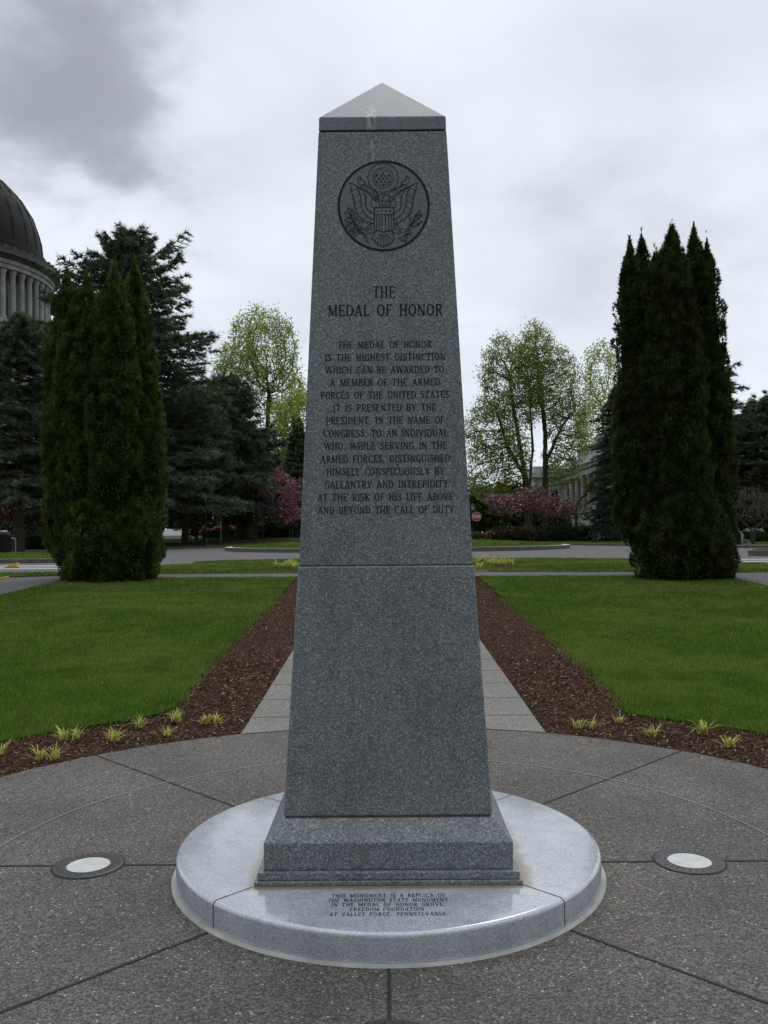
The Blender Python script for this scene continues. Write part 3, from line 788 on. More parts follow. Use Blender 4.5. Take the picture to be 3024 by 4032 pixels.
def column_building():
    b = empty('column_building', (30.5, 120, .6), 'pale stone building with columns and stepped cornice at right', 'building')
    z = lambda h: h - .6
    # long side face along y at local x = 0, from y = -14 to +26
    MB().box(2.4, 30, -20, 26, 0, z(10.4)).build('wall', M['sandstone'], b)
    e = MB()
    e.box(-.1, 30, -20, 26, z(10.4), z(11.3)); e.box(-.5, 30, -20, 25.8, z(11.3), z(11.8)); e.box(-.9, 30, -20, 25.6, z(11.8), z(12.1))
    e.build('entablature', M['sandstone'], b)
    MB().box(.0, 29, -20, 25.9, z(12.1), z(13.2)).build('parapet', M['sandstone'], b)
    at = MB().box(.9, 26, -20, 15.5, z(13.2), z(14.6)).build('attic', M['sandstone'], b)
    MB().box(.5, 26.4, -20.4, 15.9, z(14.6), z(14.95)).build('attic_cornice', M['sandstone'], at)
    MB().box(1.6, 25, -18, 8, z(14.95), z(16.0)).build('roof_block', M['sandstone'], b)
    for k in range(5): MB().box(.84, 1.0, 12.6 - 6 * k, 13.8 - 6 * k, z(13.4), z(14.4)).build('attic_window', M['window'], at)
    for k in range(10):
        y = 22.4 - 4.1 * k
        MB().lathe([(.62, z(4.4)), (.62, z(4.8)), (.5, z(4.9)), (.42, z(9.8)), (.58, z(10.1)), (.62, z(10.4))], 14, cx=.45, cy=y).build('column', M['sandstone'], b, smooth_=True)
        MB().box(2.33, 2.5, y - 2.9, y - 1.2, z(5.2), z(9.4)).build('window', M['window'], b)
    MB().box(-.3, 2.39, -20, 24.9, 0, z(4.4)).build('base', M['sandstone'], b)
    # projecting far wing, its front facing the camera
    wi = MB().box(-4.6, 0.88, 25.0, 34, 0, z(11.2)).build('wing', M['sandstone'], b)
    MB().box(-5.1, 0.86, 24.6, 34.4, z(11.2), z(12.0)).build('wing_cornice', M['sandstone'], wi)
    MB().box(-4.6, -.05, 25.1, 34, z(12.0), z(13.1)).build('wing_parapet', M['sandstone'], wi)
    for x in (-3.7, -1.7): MB().box(x, x + 1.1, 24.93, 25.1, z(5.2), z(9.0)).build('window', M['window'], wi)
    f = empty('flagpole', (32.0, 117.0, 16.0), 'thin flagpole with a limp red flag on the stone building roof', 'flagpole')
    MB().tube([(0, 0, -.05), (0, 0, 5.0)], [.06, .035], 8).build('pole', M['grey_metal'], f)
    MB().lathe([(.02, 5.0), (.09, 5.06), (.09, 5.12), (.01, 5.2)], 10).build('finial', M['grey_metal'], f)
    V = []; F = []
    for i in range(9):
        for j in range(7):
            u, v = i / 8, j / 6
            V.append((-.04 - .55 * u, .10 * math.sin(7 * u + 2 * v), 4.8 - 1.0 * v - .55 * u * (1 - .3 * v)))
    for i in range(8):
        for j in range(6): F.append((i * 7 + j, i * 7 + j + 1, (i + 1) * 7 + j + 1, (i + 1) * 7 + j))
    MB().add(V, F).build('flag', M['flag'], f, smooth_=True)


column_building()


def low_building(name, label, x0, x1, y0, y1, h, nwin):
    b = empty(name, ((x0 + x1) / 2, y0, .6), label, 'building')
    w = (x1 - x0) / 2
    MB().box(-w, w, 0, y1 - y0, 0, h).build('wall', M['pale_wall'], b)
    MB().box(-w - .4, w + .4, -.4, y1 - y0 + .4, h, h + .5).build('roof', M['sandstone_dirty'], b)
    for k in range(nwin):
        x = -w + (k + .5) * 2 * w / nwin
        MB().box(x - .6, x + .6, -.05, .1, h * .35, h * .75).build('window', M['window'], b)


p0, p1 = PZ(362, 1150, 150), PZ(452, 1150, 150)
low_building('pale_house', 'low pale building glimpsed beneath the dark cedar branches at left', p0[0], p1[0], 146, 158, 3.6, 4)
p0, p1 = PZ(1596, 1150, 150), PZ(1760, 1150, 150)
low_building('pale_house', 'low pale building behind the white flowering hedge at far right', p0[0], p1[0], 146, 160, 3.4, 7)
p = PZ(374, 1163, 104)
MB().add([(-1.9, -.4, 0), (1.3, -.4, 0), (1.3, 1.2, 0), (-1.9, 1.2, 0), (-1.0, .7, 1.15), (1.9, .7, 1.15), (1.9, 1.25, 1.15), (-1.0, 1.25, 1.15), (-1.9, -.4, .35), (1.3, -.4, .35)],
         [(3, 2, 1, 0), (4, 5, 6, 7), (8, 9, 5, 4), (0, 1, 9, 8), (2, 3, 7, 6), (1, 2, 6, 5, 9), (3, 0, 8, 4, 7)]).build('sloped_stone', M['concrete'])
o = bpy.data.objects['sloped_stone']; o.location = (p[0], p[1], float(HF(p[0], p[1])) - .01); tag(o, 'low sloped white stone block on the grass under the cedar', 'stone block')

# ------------------------------------------------------------------ the monument
W1, Z1, W2, Z2, W3, Z3, W4, Z4, W5, Z5, W6, Z6, W7, Z7, ZA = .5477, .1447, .536, .1766, .5125, .2853, .4387, .3644, .3783, 1.4178, .2854, 3.3534, .2833, 3.4174, 3.7237
RD, HD, HB = .9698, .1253, .0185
mon = empty('granite_obelisk', (0, 0, 0), 'grey granite obelisk with engraved eagle seal and lettering on a round polished base', 'monument', rz=PSI)
MB().lathe([(.90, .004), (.988, .004), (.990, .010), (.984, HB - .001), (.90, HB - .001)], 128).build('footing', M['concrete'], mon)
bv = [(RD - .020 + .020 * math.sin(t), HD - .020 + .020 * math.cos(t)) for t in np.linspace(0, math.pi / 2, 7)]
disc = MB().lathe([(.02, HD), (.3, HD), (.6, HD)] + bv + [(RD, HB)], 160, cap0=True).build('round_base', M['granite_disc'], mon, smooth_=True)
for k in range(4):
    a = R(45 + 90 * k); ca, sa = math.cos(a), math.sin(a); n = (-sa, ca); w = .0026
    prof = [(.775, HD + .0012)] + [(r + .0012 * math.sin(t), h + .0012 * math.cos(t)) for (r, h), t in zip(bv, np.linspace(0, math.pi / 2, 7))] + [(RD + .0012, HB + .003)]
    V = []; F = []
    for i, (r, h) in enumerate(prof):
        V += [(r * ca + n[0] * w, r * sa + n[1] * w, h), (r * ca - n[0] * w, r * sa - n[1] * w, h)]
        if i: F.append((2 * i - 2, 2 * i - 1, 2 * i + 1, 2 * i))
    MB().add(V, F).build('joint', M['rust_joint'], disc)
MB().frustum(W1, HD, W1, Z1 - .002).build('step', M['granite_plinth'], mon, bevel=.003)
MB().frustum(W2, Z1 - .001, W2, Z2 - .002).build('step', M['granite_plinth'], mon, bevel=.003)
pl = MB(); pl.add([(s * W3, q * W3, Z2 - .001) for s, q in ((-1, -1), (1, -1), (1, 1), (-1, 1))] + [(s * W3, q * W3, Z3) for s, q in ((-1, -1), (1, -1), (1, 1), (-1, 1))] +
                  [(s * (W4 + .006), q * (W4 + .006), Z4) for s, q in ((-1, -1), (1, -1), (1, 1), (-1, 1))],
                  [(3, 2, 1, 0), (0, 1, 5, 4), (1, 2, 6, 5), (2, 3, 7, 6), (3, 0, 4, 7), (4, 5, 9, 8), (5, 6, 10, 9), (6, 7, 11, 10), (7, 4, 8, 11), (8, 9, 10, 11)])
pl.build('plinth', M['granite_plinth'], mon, bevel=.003)
MB().frustum(W4 - .008, Z4 - .001, W4 - .008, Z4 + .006).build('joint', M['rust_joint'], mon)
MB().frustum(W4, Z4 + .005, W5, Z5).build('lower_shaft', M['granite_low'], mon, bevel=.007, seg=1)
MB().frustum(W5 - .010, Z5 - .001, W5 - .010, Z5 + .0035).build('joint', M['joint_mortar'], mon)
upper = MB().frustum(W5 - .0040, Z5 + .0025, W6, Z6 - .004).build('upper_shaft', M['granite_up'], mon, bevel=.003)
MB().frustum(W6 - .012, Z6 - .005, W6 - .012, Z6 + .005).build('joint', M['engraving'], mon)
cp = MB(); cp.add([(s * (W6 - .001), q * (W6 - .001), Z6 + .004) for s, q in ((-1, -1), (1, -1), (1, 1), (-1, 1))] + [(s * W7, q * W7, Z7) for s, q in ((-1, -1), (1, -1), (1, 1), (-1, 1))] + [(0, 0, ZA)],
                  [(3, 2, 1, 0), (0, 1, 5, 4), (1, 2, 6, 5), (2, 3, 7, 6), (3, 0, 4, 7), (4, 5, 8), (5, 6, 8), (6, 7, 8), (7, 4, 8)])
cp.build('capstone', M['granite_cap'], mon, bevel=.004)

# engraved letters: roman capitals drawn with thick and thin strokes and small serifs
TK, TN, SR = .140, .085, .12


def glyph(ch, sans=False, tw=None):
    """Returns (width, polylines [(points, widths)]) in a box of height 1."""
    tk, tn = ((tw or .19),) * 2 if sans else (TK, TN)
    L = []; w = .6

    def ln(x0, y0, x1, y1, wd=None): L.append(([(x0, y0), (x1, y1)], [(tk if sans else wd) or tk] * 2))

    def arc(cx, cy, rx, ry, a0, a1, thin=None, thick=None, n=14):
        pts = []; ws = []
        for i in range(n + 1):
            a = R(a0 + (a1 - a0) * i / n); pts.append((cx + rx * math.cos(a), cy + ry * math.sin(a)))
            ws.append((thin or tn) + ((thick or tk) - (thin or tn)) * abs(math.cos(a)) ** 1.3)
        L.append((pts, ws))

    def serif(x, y, half=SR):
        if not sans: L.append(([(x - half, y), (x + half, y)], [.065, .065]))
    b, t = .022, .978
    if ch == 'A':
        w = .66; ln(.08, 0, .33, 1, tn); ln(.33, 1, .58, 0); ln(.17, .34, .49, .34, tn); serif(.08, b); serif(.58, b)
    elif ch == 'B':
        w = .56; ln(.12, 0, .12, 1); arc(.28, .75, .20, .23, 90, -90); arc(.28, .26, .24, .24, 90, -90); ln(.05, t, .3, t, tn); ln(.05, b, .3, b, tn); ln(.12, .515, .3, .515, tn)
    elif ch == 'C':
        w = .60; arc(.34, .5, .27, .48, 50, 310); ln(.53, .99, .53, .78, tn); ln(.53, .2, .53, .03, tn)
    elif ch == 'D':
        w = .64; ln(.12, 0, .12, 1); arc(.26, .5, .32, .478, 90, -90); ln(.05, t, .27, t, tn); ln(.05, b, .27, b, tn)
    elif ch == 'E':
        w = .54; ln(.12, 0, .12, 1); ln(.05, t, .48, t, tn); ln(.05, b, .50, b, tn); ln(.12, .52, .40, .52, tn); ln(.48, 1, .48, .84, tn); ln(.50, 0, .50, .18, tn); ln(.40, .60, .40, .44, tn)
    elif ch == 'F':
        w = .51; ln(.12, 0, .12, 1); ln(.05, t, .47, t, tn); ln(.12, .52, .39, .52, tn); ln(.47, 1, .47, .84, tn); ln(.39, .60, .39, .44, tn); serif(.12, b)
    elif ch == 'G':
        w = .64; arc(.34, .5, .27, .48, 50, 300); ln(.55, .05, .55, .42); serif(.55, .43); ln(.54, .99, .54, .78, tn)
    elif ch == 'H':
        w = .66; ln(.12, 0, .12, 1); ln(.54, 0, .54, 1); ln(.12, .52, .54, .52, tn); [serif(x, y) for x in (.12, .54) for y in (b, t)]
    elif ch == 'I':
        w = .26; ln(.13, 0, .13, 1); serif(.13, b); serif(.13, t)
    elif ch == 'K':
        w = .62; ln(.12, 0, .12, 1); ln(.12, .40, .52, 1, tn); ln(.26, .58, .56, 0); [serif(.12, y) for y in (b, t)]; serif(.52, t); serif(.56, b)
    elif ch == 'L':
        w = .50; ln(.12, 0, .12, 1); ln(.05, b, .46, b, tn); ln(.46, 0, .46, .2, tn); serif(.12, t)
    elif ch == 'M':
        w = .80; ln(.10, 0, .12, 1, tn); ln(.12, 1, .40, .08); ln(.40, .05, .68, 1, tn); ln(.69, 0, .68, 1); serif(.10, b); serif(.69, b); serif(.08, t, .08); serif(.72, t, .08)
    elif ch == 'N':
        w = .68; ln(.11, 0, .11, 1, tn); ln(.11, 1, .57, 0); ln(.57, 0, .57, 1, tn); serif(.11, b); serif(.09, t, .08); serif(.57, t)
    elif ch == 'O':
        w = .66; arc(.33, .5, .26, .48, 0, 360, n=24)
    elif ch == 'P':
        w = .54; ln(.12, 0, .12, 1); arc(.27, .72, .22, .255, 90, -90); ln(.05, t, .28, t, tn); ln(.12, .465, .28, .465, tn); serif(.12, b)
    elif ch == 'R':
        w = .60; ln(.12, 0, .12, 1); arc(.27, .74, .21, .235, 90, -90); ln(.05, t, .28, t, tn); ln(.12, .505, .28, .505, tn); ln(.28, .5, .53, 0); serif(.12, b); serif(.55, b, .07)
    elif ch == 'S':
        w = .50
        P = [(.43, .82), (.38, .93), (.26, .98), (.13, .93), (.08, .78), (.12, .65), (.24, .55), (.36, .46), (.43, .33), (.42, .17), (.34, .06), (.22, .02), (.11, .07), (.06, .19)]
        L.append((P, [tn, tn, tn, tk * .8, tk, tk, tk, tk, tk, tk, tk * .8, tn, tn, tn]))
        if not sans: ln(.44, .99, .44, .78, tn); ln(.06, .01, .06, .24, tn)
    elif ch == 'T':
        w = .58; ln(.29, 0, .29, 1); ln(.03, t, .55, t, tn)
        if not sans: ln(.035, 1, .035, .82, tn); ln(.545, 1, .545, .82, tn)
        serif(.29, b)
    elif ch == 'U':
        w = .66; ln(.12, .3, .12, 1); arc(.33, .3, .21, .28, 180, 360); ln(.54, .3, .54, 1, tn); serif(.12, t); serif(.54, t)
    elif ch == 'V':
        w = .64; ln(.07, 1, .32, 0); ln(.32, 0, .57, 1, tn); serif(.07, t); serif(.57, t)
    elif ch == 'W':
        w = .92; ln(.06, 1, .26, 0); ln(.26, 0, .46, 1, tn); ln(.46, 1, .66, 0); ln(.66, 0, .86, 1, tn); serif(.06, t); serif(.46, t); serif(.86, t)
    elif ch == 'Y':
        w = .62; ln(.07, 1, .31, .48); ln(.31, .48, .55, 1, tn); ln(.31, 0, .31, .5); serif(.07, t); serif(.55, t); serif(.31, b)
    elif ch == '.':
        w = .20; ln(.05, .07, .15, .07, .14)
    elif ch == ',':
        w = .20; ln(.05, .07, .15, .07, .14); ln(.13, .05, .05, -.12, .06)
    elif ch == ' ':
        w = .46
    return w, L


def stroke_quads(pts, ws):
    """A ribbon of quads along a polyline in 2-D, widths per point."""
    P = np.array(pts, float); n = len(P); V = []; F = []
    for i in range(n):
        d = P[min(i + 1, n - 1)] - P[max(i - 1, 0)]; d = d / (np.linalg.norm(d) + 1e-9)
        if 0 < i < n - 1:
            d1 = P[i] - P[i - 1]; d2 = P[i + 1] - P[i]; d1 /= np.linalg.norm(d1) + 1e-9; d2 /= np.linalg.norm(d2) + 1e-9
            k = 1 / max(.55, math.sqrt(max(0, (1 + d1 @ d2) / 2)))
        else: k = 1
        nn = np.array([-d[1], d[0]]) * ws[i] / 2 * k
        V += [P[i] + nn, P[i] - nn]
        if i: F.append((2 * i - 2, 2 * i - 1, 2 * i + 1, 2 * i))
    return V, F


def text_2d(s, track=.10, sans=False, tw=None):
    """Whole line as 2-D quads with its natural width; height 1."""
    x = 0; V = []; F = []
    for ch in s:
        w, L = glyph(ch, sans, tw)
        for pts, ws in L:
            v, f = stroke_quads(pts, ws); o = len(V); V += [(a + x, b) for a, b in v]; F += [tuple(o + i for i in q) for q in f]
        x += w + track
    return np.array(V), F, x - track


def face_xz(px, py):
    """Photograph point (full-size px) to the obelisk's upper front face, in monument coordinates (x, z)."""
    d = ray(px / 1.8228, py / 1.8228)
    c, s = math.cos(-PSI), math.sin(-PSI)
    o = np.array([CAM[0] * c - CAM[1] * s, CAM[0] * s + CAM[1] * c, CAM[2]]); d = np.array([d[0] * c - d[1] * s, d[0] * s + d[1] * c, d[2]])
    k = (W5 - W6) / (Z6 - Z5)                     # y = -W5 + k (z - Z5)
    t = (-W5 + k * (o[2] - Z5) - o[1]) / (d[1] - k * d[2])
    p = o + d * t
    return p[0], p[2]


def face_y(z): return -W5 + .0040 + (W5 - .0040 - W6) / (Z6 - Z5 - .0065) * (z - Z5 - .0025) - .0012


def disc_xy(px, py):
    d = ray(px / 1.8228, py / 1.8228); t = (HD - CAM[2]) / d[2]; p = CAM + d * t
    c, s = math.cos(-PSI), math.sin(-PSI)
    return p[0] * c - p[1] * s, p[0] * s + p[1] * c


LINES = [("THE", 550, 742, 105, 205), ("MEDAL OF HONOR", 158, 1155, 263, 360), ("THE MEDAL OF HONOR", 245, 1060, 581, 640), ("IS THE HIGHEST DISTINCTION", 130, 1180, 690, 750),
         ("WHICH CAN BE AWARDED TO", 138, 1170, 799, 860), ("A MEMBER OF THE ARMED", 175, 1133, 909, 970), ("FORCES OF THE UNITED STATES.", 95, 1232, 1019, 1080), ("IT IS PRESENTED BY THE", 203, 1100, 1130, 1191),
         ("PRESIDENT, IN THE NAME OF", 142, 1172, 1240, 1302), ("CONGRESS, TO AN INDIVIDUAL", 120, 1200, 1351, 1414), ("WHO, WHILE SERVING IN THE", 125, 1195, 1461, 1523), ("ARMED FORCES, DISTINGUISHED", 93, 1220, 1574, 1637),
         ("HIMSELF CONSPICUOUSLY BY", 147, 1172, 1685, 1748), ("GALLANTRY AND INTREPIDITY", 127, 1205, 1797, 1860), ("AT THE RISK OF HIS LIFE ABOVE", 65, 1250, 1908, 1972), ("AND BEYOND THE CALL OF DUTY.", 70, 1275, 2020, 2083)]
ti = MB(); K = .45215
for s, xa, xb, ya, yb in LINES:
    xm = (xa + xb) / 2
    (x0, zb), (x1, _) = face_xz(1220 + xa * K, 1080 + yb * K), face_xz(1220 + xb * K, 1080 + yb * K)
    zb = face_xz(1220 + xm * K, 1080 + yb * K)[1]; zt = face_xz(1220 + xm * K, 1080 + ya * K)[1]
    V, F, w = text_2d(s); sx = (x1 - x0) / w; h = zt - zb
    ti.add([(x0 + a * sx, face_y(zb + b * h), zb + b * h) for a, b in V], F)
ti.build('inscription', M['engraving'], upper)
tf = MB(); K2 = .7378
for s, xa, xb, ya, yb in [("THIS MONUMENT IS A REPLICA OF", 550, 1158, 637, 655), ("THE WASHINGTON STATE MONUMENT", 530, 1172, 661, 679), ("IN THE MEDAL OF HONOR GROVE,", 548, 1155, 685, 703),
                          ("FREEDOM FOUNDATION,", 647, 1055, 710, 728), ("AT VALLEY FORGE, PENNSYLVANIA.", 537, 1170, 736, 754)]:
    x0, yq = disc_xy(900 + xa * K2, 3050 + yb * K2); x1, _ = disc_xy(900 + xb * K2, 3050 + yb * K2); _, yt = disc_xy(900 + (xa + xb) / 2 * K2, 3050 + ya * K2); _, yq = disc_xy(900 + (xa + xb) / 2 * K2, 3050 + yb * K2)
    V, F, w = text_2d(s, track=.16); sx = (x1 - x0) / w; h = yt - yq
    tf.add([(x0 + a * sx, yq + b * h, HD + .0012) for a, b in V], F)
tf.build('inscription', M['engraving'], disc)


# the engraved seal: ring, eagle, shield, branch, arrows, glory of stars
def emblem():
    q = .25316
    P = lambda x, y: face_xz(1300 + x * q, 600 + y * q)
    xc, zc = P(832, 829); rx = (P(1550, 829)[0] - P(115, 829)[0]) / 2; rz = (P(832, 122)[1] - P(832, 1535)[1]) / 2
    ring = MB(); n = 120
    for i in range(n):
        a, b = 2 * math.pi * i / n, 2 * math.pi * (i + 1) / n
        pts = [(xc + rx * k * math.cos(t), zc + rz * k * math.sin(t)) for t, k in ((a, 1), (b, 1), (b, .951), (a, .951))]
        ring.add([(x, face_y(z) - .0006, z) for x, z in pts], [(0, 1, 2, 3)])
    fld = MB(); pts = [(xc + rx * .955 * math.cos(2 * math.pi * i / n), zc + rz * .955 * math.sin(2 * math.pi * i / n)) for i in range(n)]
    fld.add([(x, face_y(z) + .0005, z) for x, z in pts], [tuple(range(n))])
    fo = fld.build('seal', M['granite_seal'], upper)
    lines = MB()

    def pl(pts, w=7.0, mirror=False, cx=829):
        for mr in ((False, True) if mirror else (False,)):
            pp = [((2 * cx - x) if mr else x, y) for x, y in pts]
            P2 = [P(x, y) for x, y in pp]
            ws = [w * 1.5 * q * CAM_PX] * len(P2)
            V, F = stroke_quads(P2, ws); lines.add([(x, face_y(z) - .0006, z) for x, z in V], F)

    CAM_PX = (P(900, 829)[0] - P(800, 829)[0]) / (100 * q)

    def arc(cx, cy, r, a0, a1, w=7.0, n=16, ry=None): pl([(cx + r * math.cos(R(a0 + (a1 - a0) * i / n)), cy - (ry or r) * math.sin(R(a0 + (a1 - a0) * i / n))) for i in range(n + 1)], w)

    def star(cx, cy, r):
        V = [P(cx + (r if i % 2 == 0 else r * .42) * math.sin(math.pi * i / 5), cy - (r if i % 2 == 0 else r * .42) * math.cos(math.pi * i / 5)) for i in range(10)]
        lines.add([(x, face_y(z) - .0007, z) for x, z in V] + [(P(cx, cy)[0], face_y(P(cx, cy)[1]) - .0007, P(cx, cy)[1])], [(i, (i + 1) % 10, 10) for i in range(10)])

    def zig(path, depth, m=2, side=1, w=7.0, mirror=True):
        """Feather edge: scallops along a path."""
        A = np.array(path, float); o = []
        for a, b in zip(A[:-1], A[1:]):
            d = b - a; nn = np.array([d[1], -d[0]]) / np.linalg.norm(d) * depth * side
            for i in range(m):
                p, r_ = a + d * i / m, a + d * (i + 1) / m
                o += [tuple(p), tuple(p + d * .12 / m + nn * .7), tuple(p + d * .45 / m + nn), tuple(p + d * .8 / m + nn * .55)]
        o.append(tuple(A[-1])); pl(o, w, mirror)

    # glory
    gx, gy = 823, 398
    for i in range(16): arc(gx + 200 * math.cos(R(22.5 * i)), gy - 190 * math.sin(R(22.5 * i)), 43, 22.5 * i - 68, 22.5 * i + 68, 7, 8)
    pl([(gx + (163 if i % 2 else 152) * math.cos(R(11.25 * i)), gy + (163 if i % 2 else 152) * math.sin(R(11.25 * i))) for i in range(33)], 6)
    for i in range(40): pl([(gx + r * math.cos(R(9 * i)), gy + r * math.sin(R(9 * i))) for r in (112, 138 if i % 2 else 124)], 5)
    for sx, sy in [(823, 325), (728, 358), (790, 365), (856, 365), (920, 358), (762, 408), (823, 405), (886, 408), (728, 462), (790, 455), (856, 455), (920, 462), (823, 500)]: star(sx, sy, 25)
    # wings
    pl([(660, 722), (648, 690), (612, 655), (548, 605), (470, 568), (405, 522), (345, 485), (293, 467), (312, 512), (332, 545)], 8, True)
    pl([(480, 560), (440, 540), (395, 512)], 6, True)
    zig([(332, 545), (372, 650), (388, 740), (398, 830), (425, 930), (478, 1000), (560, 1060), (682, 1098)], 30, 2, -1, 8)
    zig([(440, 560), (478, 650), (488, 740), (500, 850), (545, 950), (610, 1005), (682, 1035)], 20, 2, -1)
    zig([(520, 610), (566, 690), (562, 760), (566, 850), (610, 905), (684, 945)], 18, 2, -1)
    for a, b in (((345, 575), (420, 560)), ((380, 700), (450, 650)), ((395, 790), (470, 740)), ((415, 880), (480, 830)), ((450, 965), (510, 910)), ((530, 1035), (570, 985)), ((620, 1075), (640, 1030))): pl([a, b], 5, True)
    pl([(660, 722), (640, 775), (634, 812), (652, 852), (684, 866)], 7, True)
    # head
    pl([(722, 702), (748, 676), (790, 655), (840, 650), (885, 658), (915, 690), (928, 740), (940, 790), (934, 828)], 8)
    pl([(722, 702), (735, 690), (760, 700), (745, 722), (712, 748), (722, 702)], 9); pl([(745, 722), (775, 735), (758, 790), (768, 828)], 7)
    pl([(800, 690), (835, 690), (850, 680)], 8); pl([(795, 690), (822, 706)], 6)
    pl([(768, 835), (785, 808), (800, 838), (818, 806), (835, 840), (852, 808), (870, 838), (888, 810), (905, 838), (920, 812), (934, 828)], 6)
    for x in (800, 850, 880, 905): pl([(x, 730), (x + 8, 765), (x - 2, 800)], 6)
    pl([(800, 770), (812, 735), (822, 775), (805, 785), (800, 770)], 6)
    # shield
    pl([(686, 858), (990, 858), (990, 1185), (972, 1215), (880, 1226), (835, 1246), (790, 1226), (706, 1212), (686, 1182), (686, 858)], 10)
    pl([(686, 968), (990, 968)], 8)
    for x in (722, 762, 804, 860, 912, 950): pl([(x, 968), (x, 1214)], 8)
    for x in (740, 798, 866, 935): star(x, 911, 22)
    # ribbon with its motto
    pl([(480, 556), (560, 588), (632, 640), (692, 682), (708, 700)], 7, True); pl([(490, 500), (562, 516), (648, 560), (718, 612), (744, 652), (720, 700)], 7, True)
    pl([(480, 556), (475, 520), (490, 500), (545, 500), (552, 470), (500, 430), (478, 436), (470, 400), (490, 402)], 7, True); pl([(475, 520), (436, 470), (430, 405), (466, 372), (490, 402)], 7, True)
    pl([(655, 722), (700, 745), (712, 775), (742, 770), (745, 725)], 7, True); pl([(672, 690), (690, 720), (712, 706)], 6, True)

    def curved(s, p0, p1, p2, hgt):
        V, F, w = text_2d(s, track=.2, sans=True, tw=.12); o = []
        for a, b in V:
            t = a / w; c = np.array(p0) * (1 - t) ** 2 + 2 * np.array(p1) * t * (1 - t) + np.array(p2) * t * t
            d = 2 * (1 - t) * (np.array(p1, float) - p0) + 2 * t * (np.array(p2, float) - p1); d /= np.linalg.norm(d); nn = np.array([d[1], -d[0]])
            x, y = c + nn * b * hgt; X, Zz = P(x, y); o.append((X, face_y(Zz) - .0007, Zz))
        lines.add(o, F)
    curved("E PLURIBUS", (496, 552), (610, 575), (712, 672), 36); curved("UNUM", (985, 635), (1050, 570), (1130, 545), 36)
    # tail, legs, talons
    pl([(716, 1226), (672, 1290), (650, 1360), (690, 1362), (694, 1402), (730, 1400), (740, 1440), (778, 1432), (790, 1466), (818, 1448), (833, 1478), (852, 1448), (885, 1462), (898, 1430), (930, 1434), (940, 1398), (968, 1402), (974, 1362), (998, 1360), (985, 1285), (958, 1226)], 8)
    for a, b in (((760, 1290), (694, 1390)), ((785, 1300), (738, 1425)), ((808, 1310), (785, 1450)), ((858, 1310), (885, 1450)), ((880, 1300), (930, 1425)), ((905, 1290), (970, 1385)), ((833, 1320), (833, 1460))): pl([a, b], 6)
    pl([(765, 1262), (780, 1290), (795, 1275), (812, 1308), (833, 1285), (850, 1310), (866, 1275), (885, 1292), (900, 1258)], 6)
    pl([(682, 1098), (640, 1105), (606, 1125), (580, 1170), (520, 1195)], 7, True); pl([(700, 1228), (640, 1262), (600, 1248), (575, 1270), (556, 1235), (590, 1215), (560, 1200)], 7, True)
    for a, b in (((615, 1130), (645, 1160)), ((640, 1150), (610, 1190)), ((660, 1190), (625, 1220)), ((600, 1180), (585, 1215))): pl([a, b], 6, True)
    for cx, cy in ((485, 1215), (1218, 1225)):
        arc(cx, cy, 46, 0, 360, 7); arc(cx - 18, cy - 14, 22, 0, 300, 7, 10); arc(cx + 16, cy + 12, 22, 60, 330, 7, 10); pl([(cx - 40, cy + 20), (cx - 20, cy + 55), (cx + 10, cy + 40), (cx + 30, cy + 60)], 7)

    def leaf(b, t, wd=.27):
        b = np.array(b, float); t = np.array(t, float); d = t - b; nn = np.array([-d[1], d[0]])
        o = [b + d * k + nn * wd * math.sin(math.pi * k ** .8) for k in np.linspace(0, 1, 8)] + [b + d * k - nn * wd * math.sin(math.pi * k ** .8) for k in np.linspace(1, 0, 8)]
        pl([tuple(x) for x in o], 6.5)
    pl([(520, 1262), (430, 1180), (370, 1090), (325, 1000), (300, 905)], 7)
    for b, t in (((318, 980), (290, 855)), ((328, 985), (355, 888)), ((322, 1010), (226, 935)), ((345, 1030), (382, 955)), ((362, 1075), (226, 1052)), ((375, 1075), (412, 1005)), ((385, 1120), (236, 1106)),
                 ((402, 1130), (440, 1038)), ((405, 1150), (246, 1166)), ((432, 1155), (512, 1070)), ((424, 1180), (300, 1226)), ((430, 1195), (336, 1268)), ((440, 1210), (372, 1304))): leaf(b, t)
    pl([(520, 1262), (545, 1330), (545, 1386), (592, 1406), (570, 1322), (546, 1268)], 8)
    for i, (tx, ty) in enumerate([(1265, 985), (1300, 962), (1345, 945), (1398, 898), (1420, 935), (1436, 972), (1440, 1022), (1430, 1072), (1408, 1110)]):
        if i in (1, 6): continue
        bx, by = 1212 + 8 * i, 1165 - 2 * i + max(0, i - 5) * 8
        pl([(bx, by), (tx, ty)], 6); d = np.array([tx - bx, ty - by], float); d /= np.linalg.norm(d); nn = np.array([-d[1], d[0]])
        for k in ((0, 60) if i % 2 else (20,)): pl([tuple(np.array([tx, ty]) - d * (34 + k) + nn * 13), tuple(np.array([tx, ty]) - d * k), tuple(np.array([tx, ty]) - d * (34 + k) - nn * 13)], 6.5)
    for tx, ty in ((1068, 1338), (1110, 1375), (1160, 1392), (1200, 1332)): pl([(1190, 1268), (tx, ty)], 6)
    pl([(1068, 1338), (1092, 1345), (1100, 1370), (1128, 1368), (1138, 1392), (1160, 1376), (1174, 1396), (1200, 1332)], 6)
    ring.build('seal_ring', M['engraving'], upper)
    lines.build('eagle_engraving', M['engraving'], upper)


emblem()


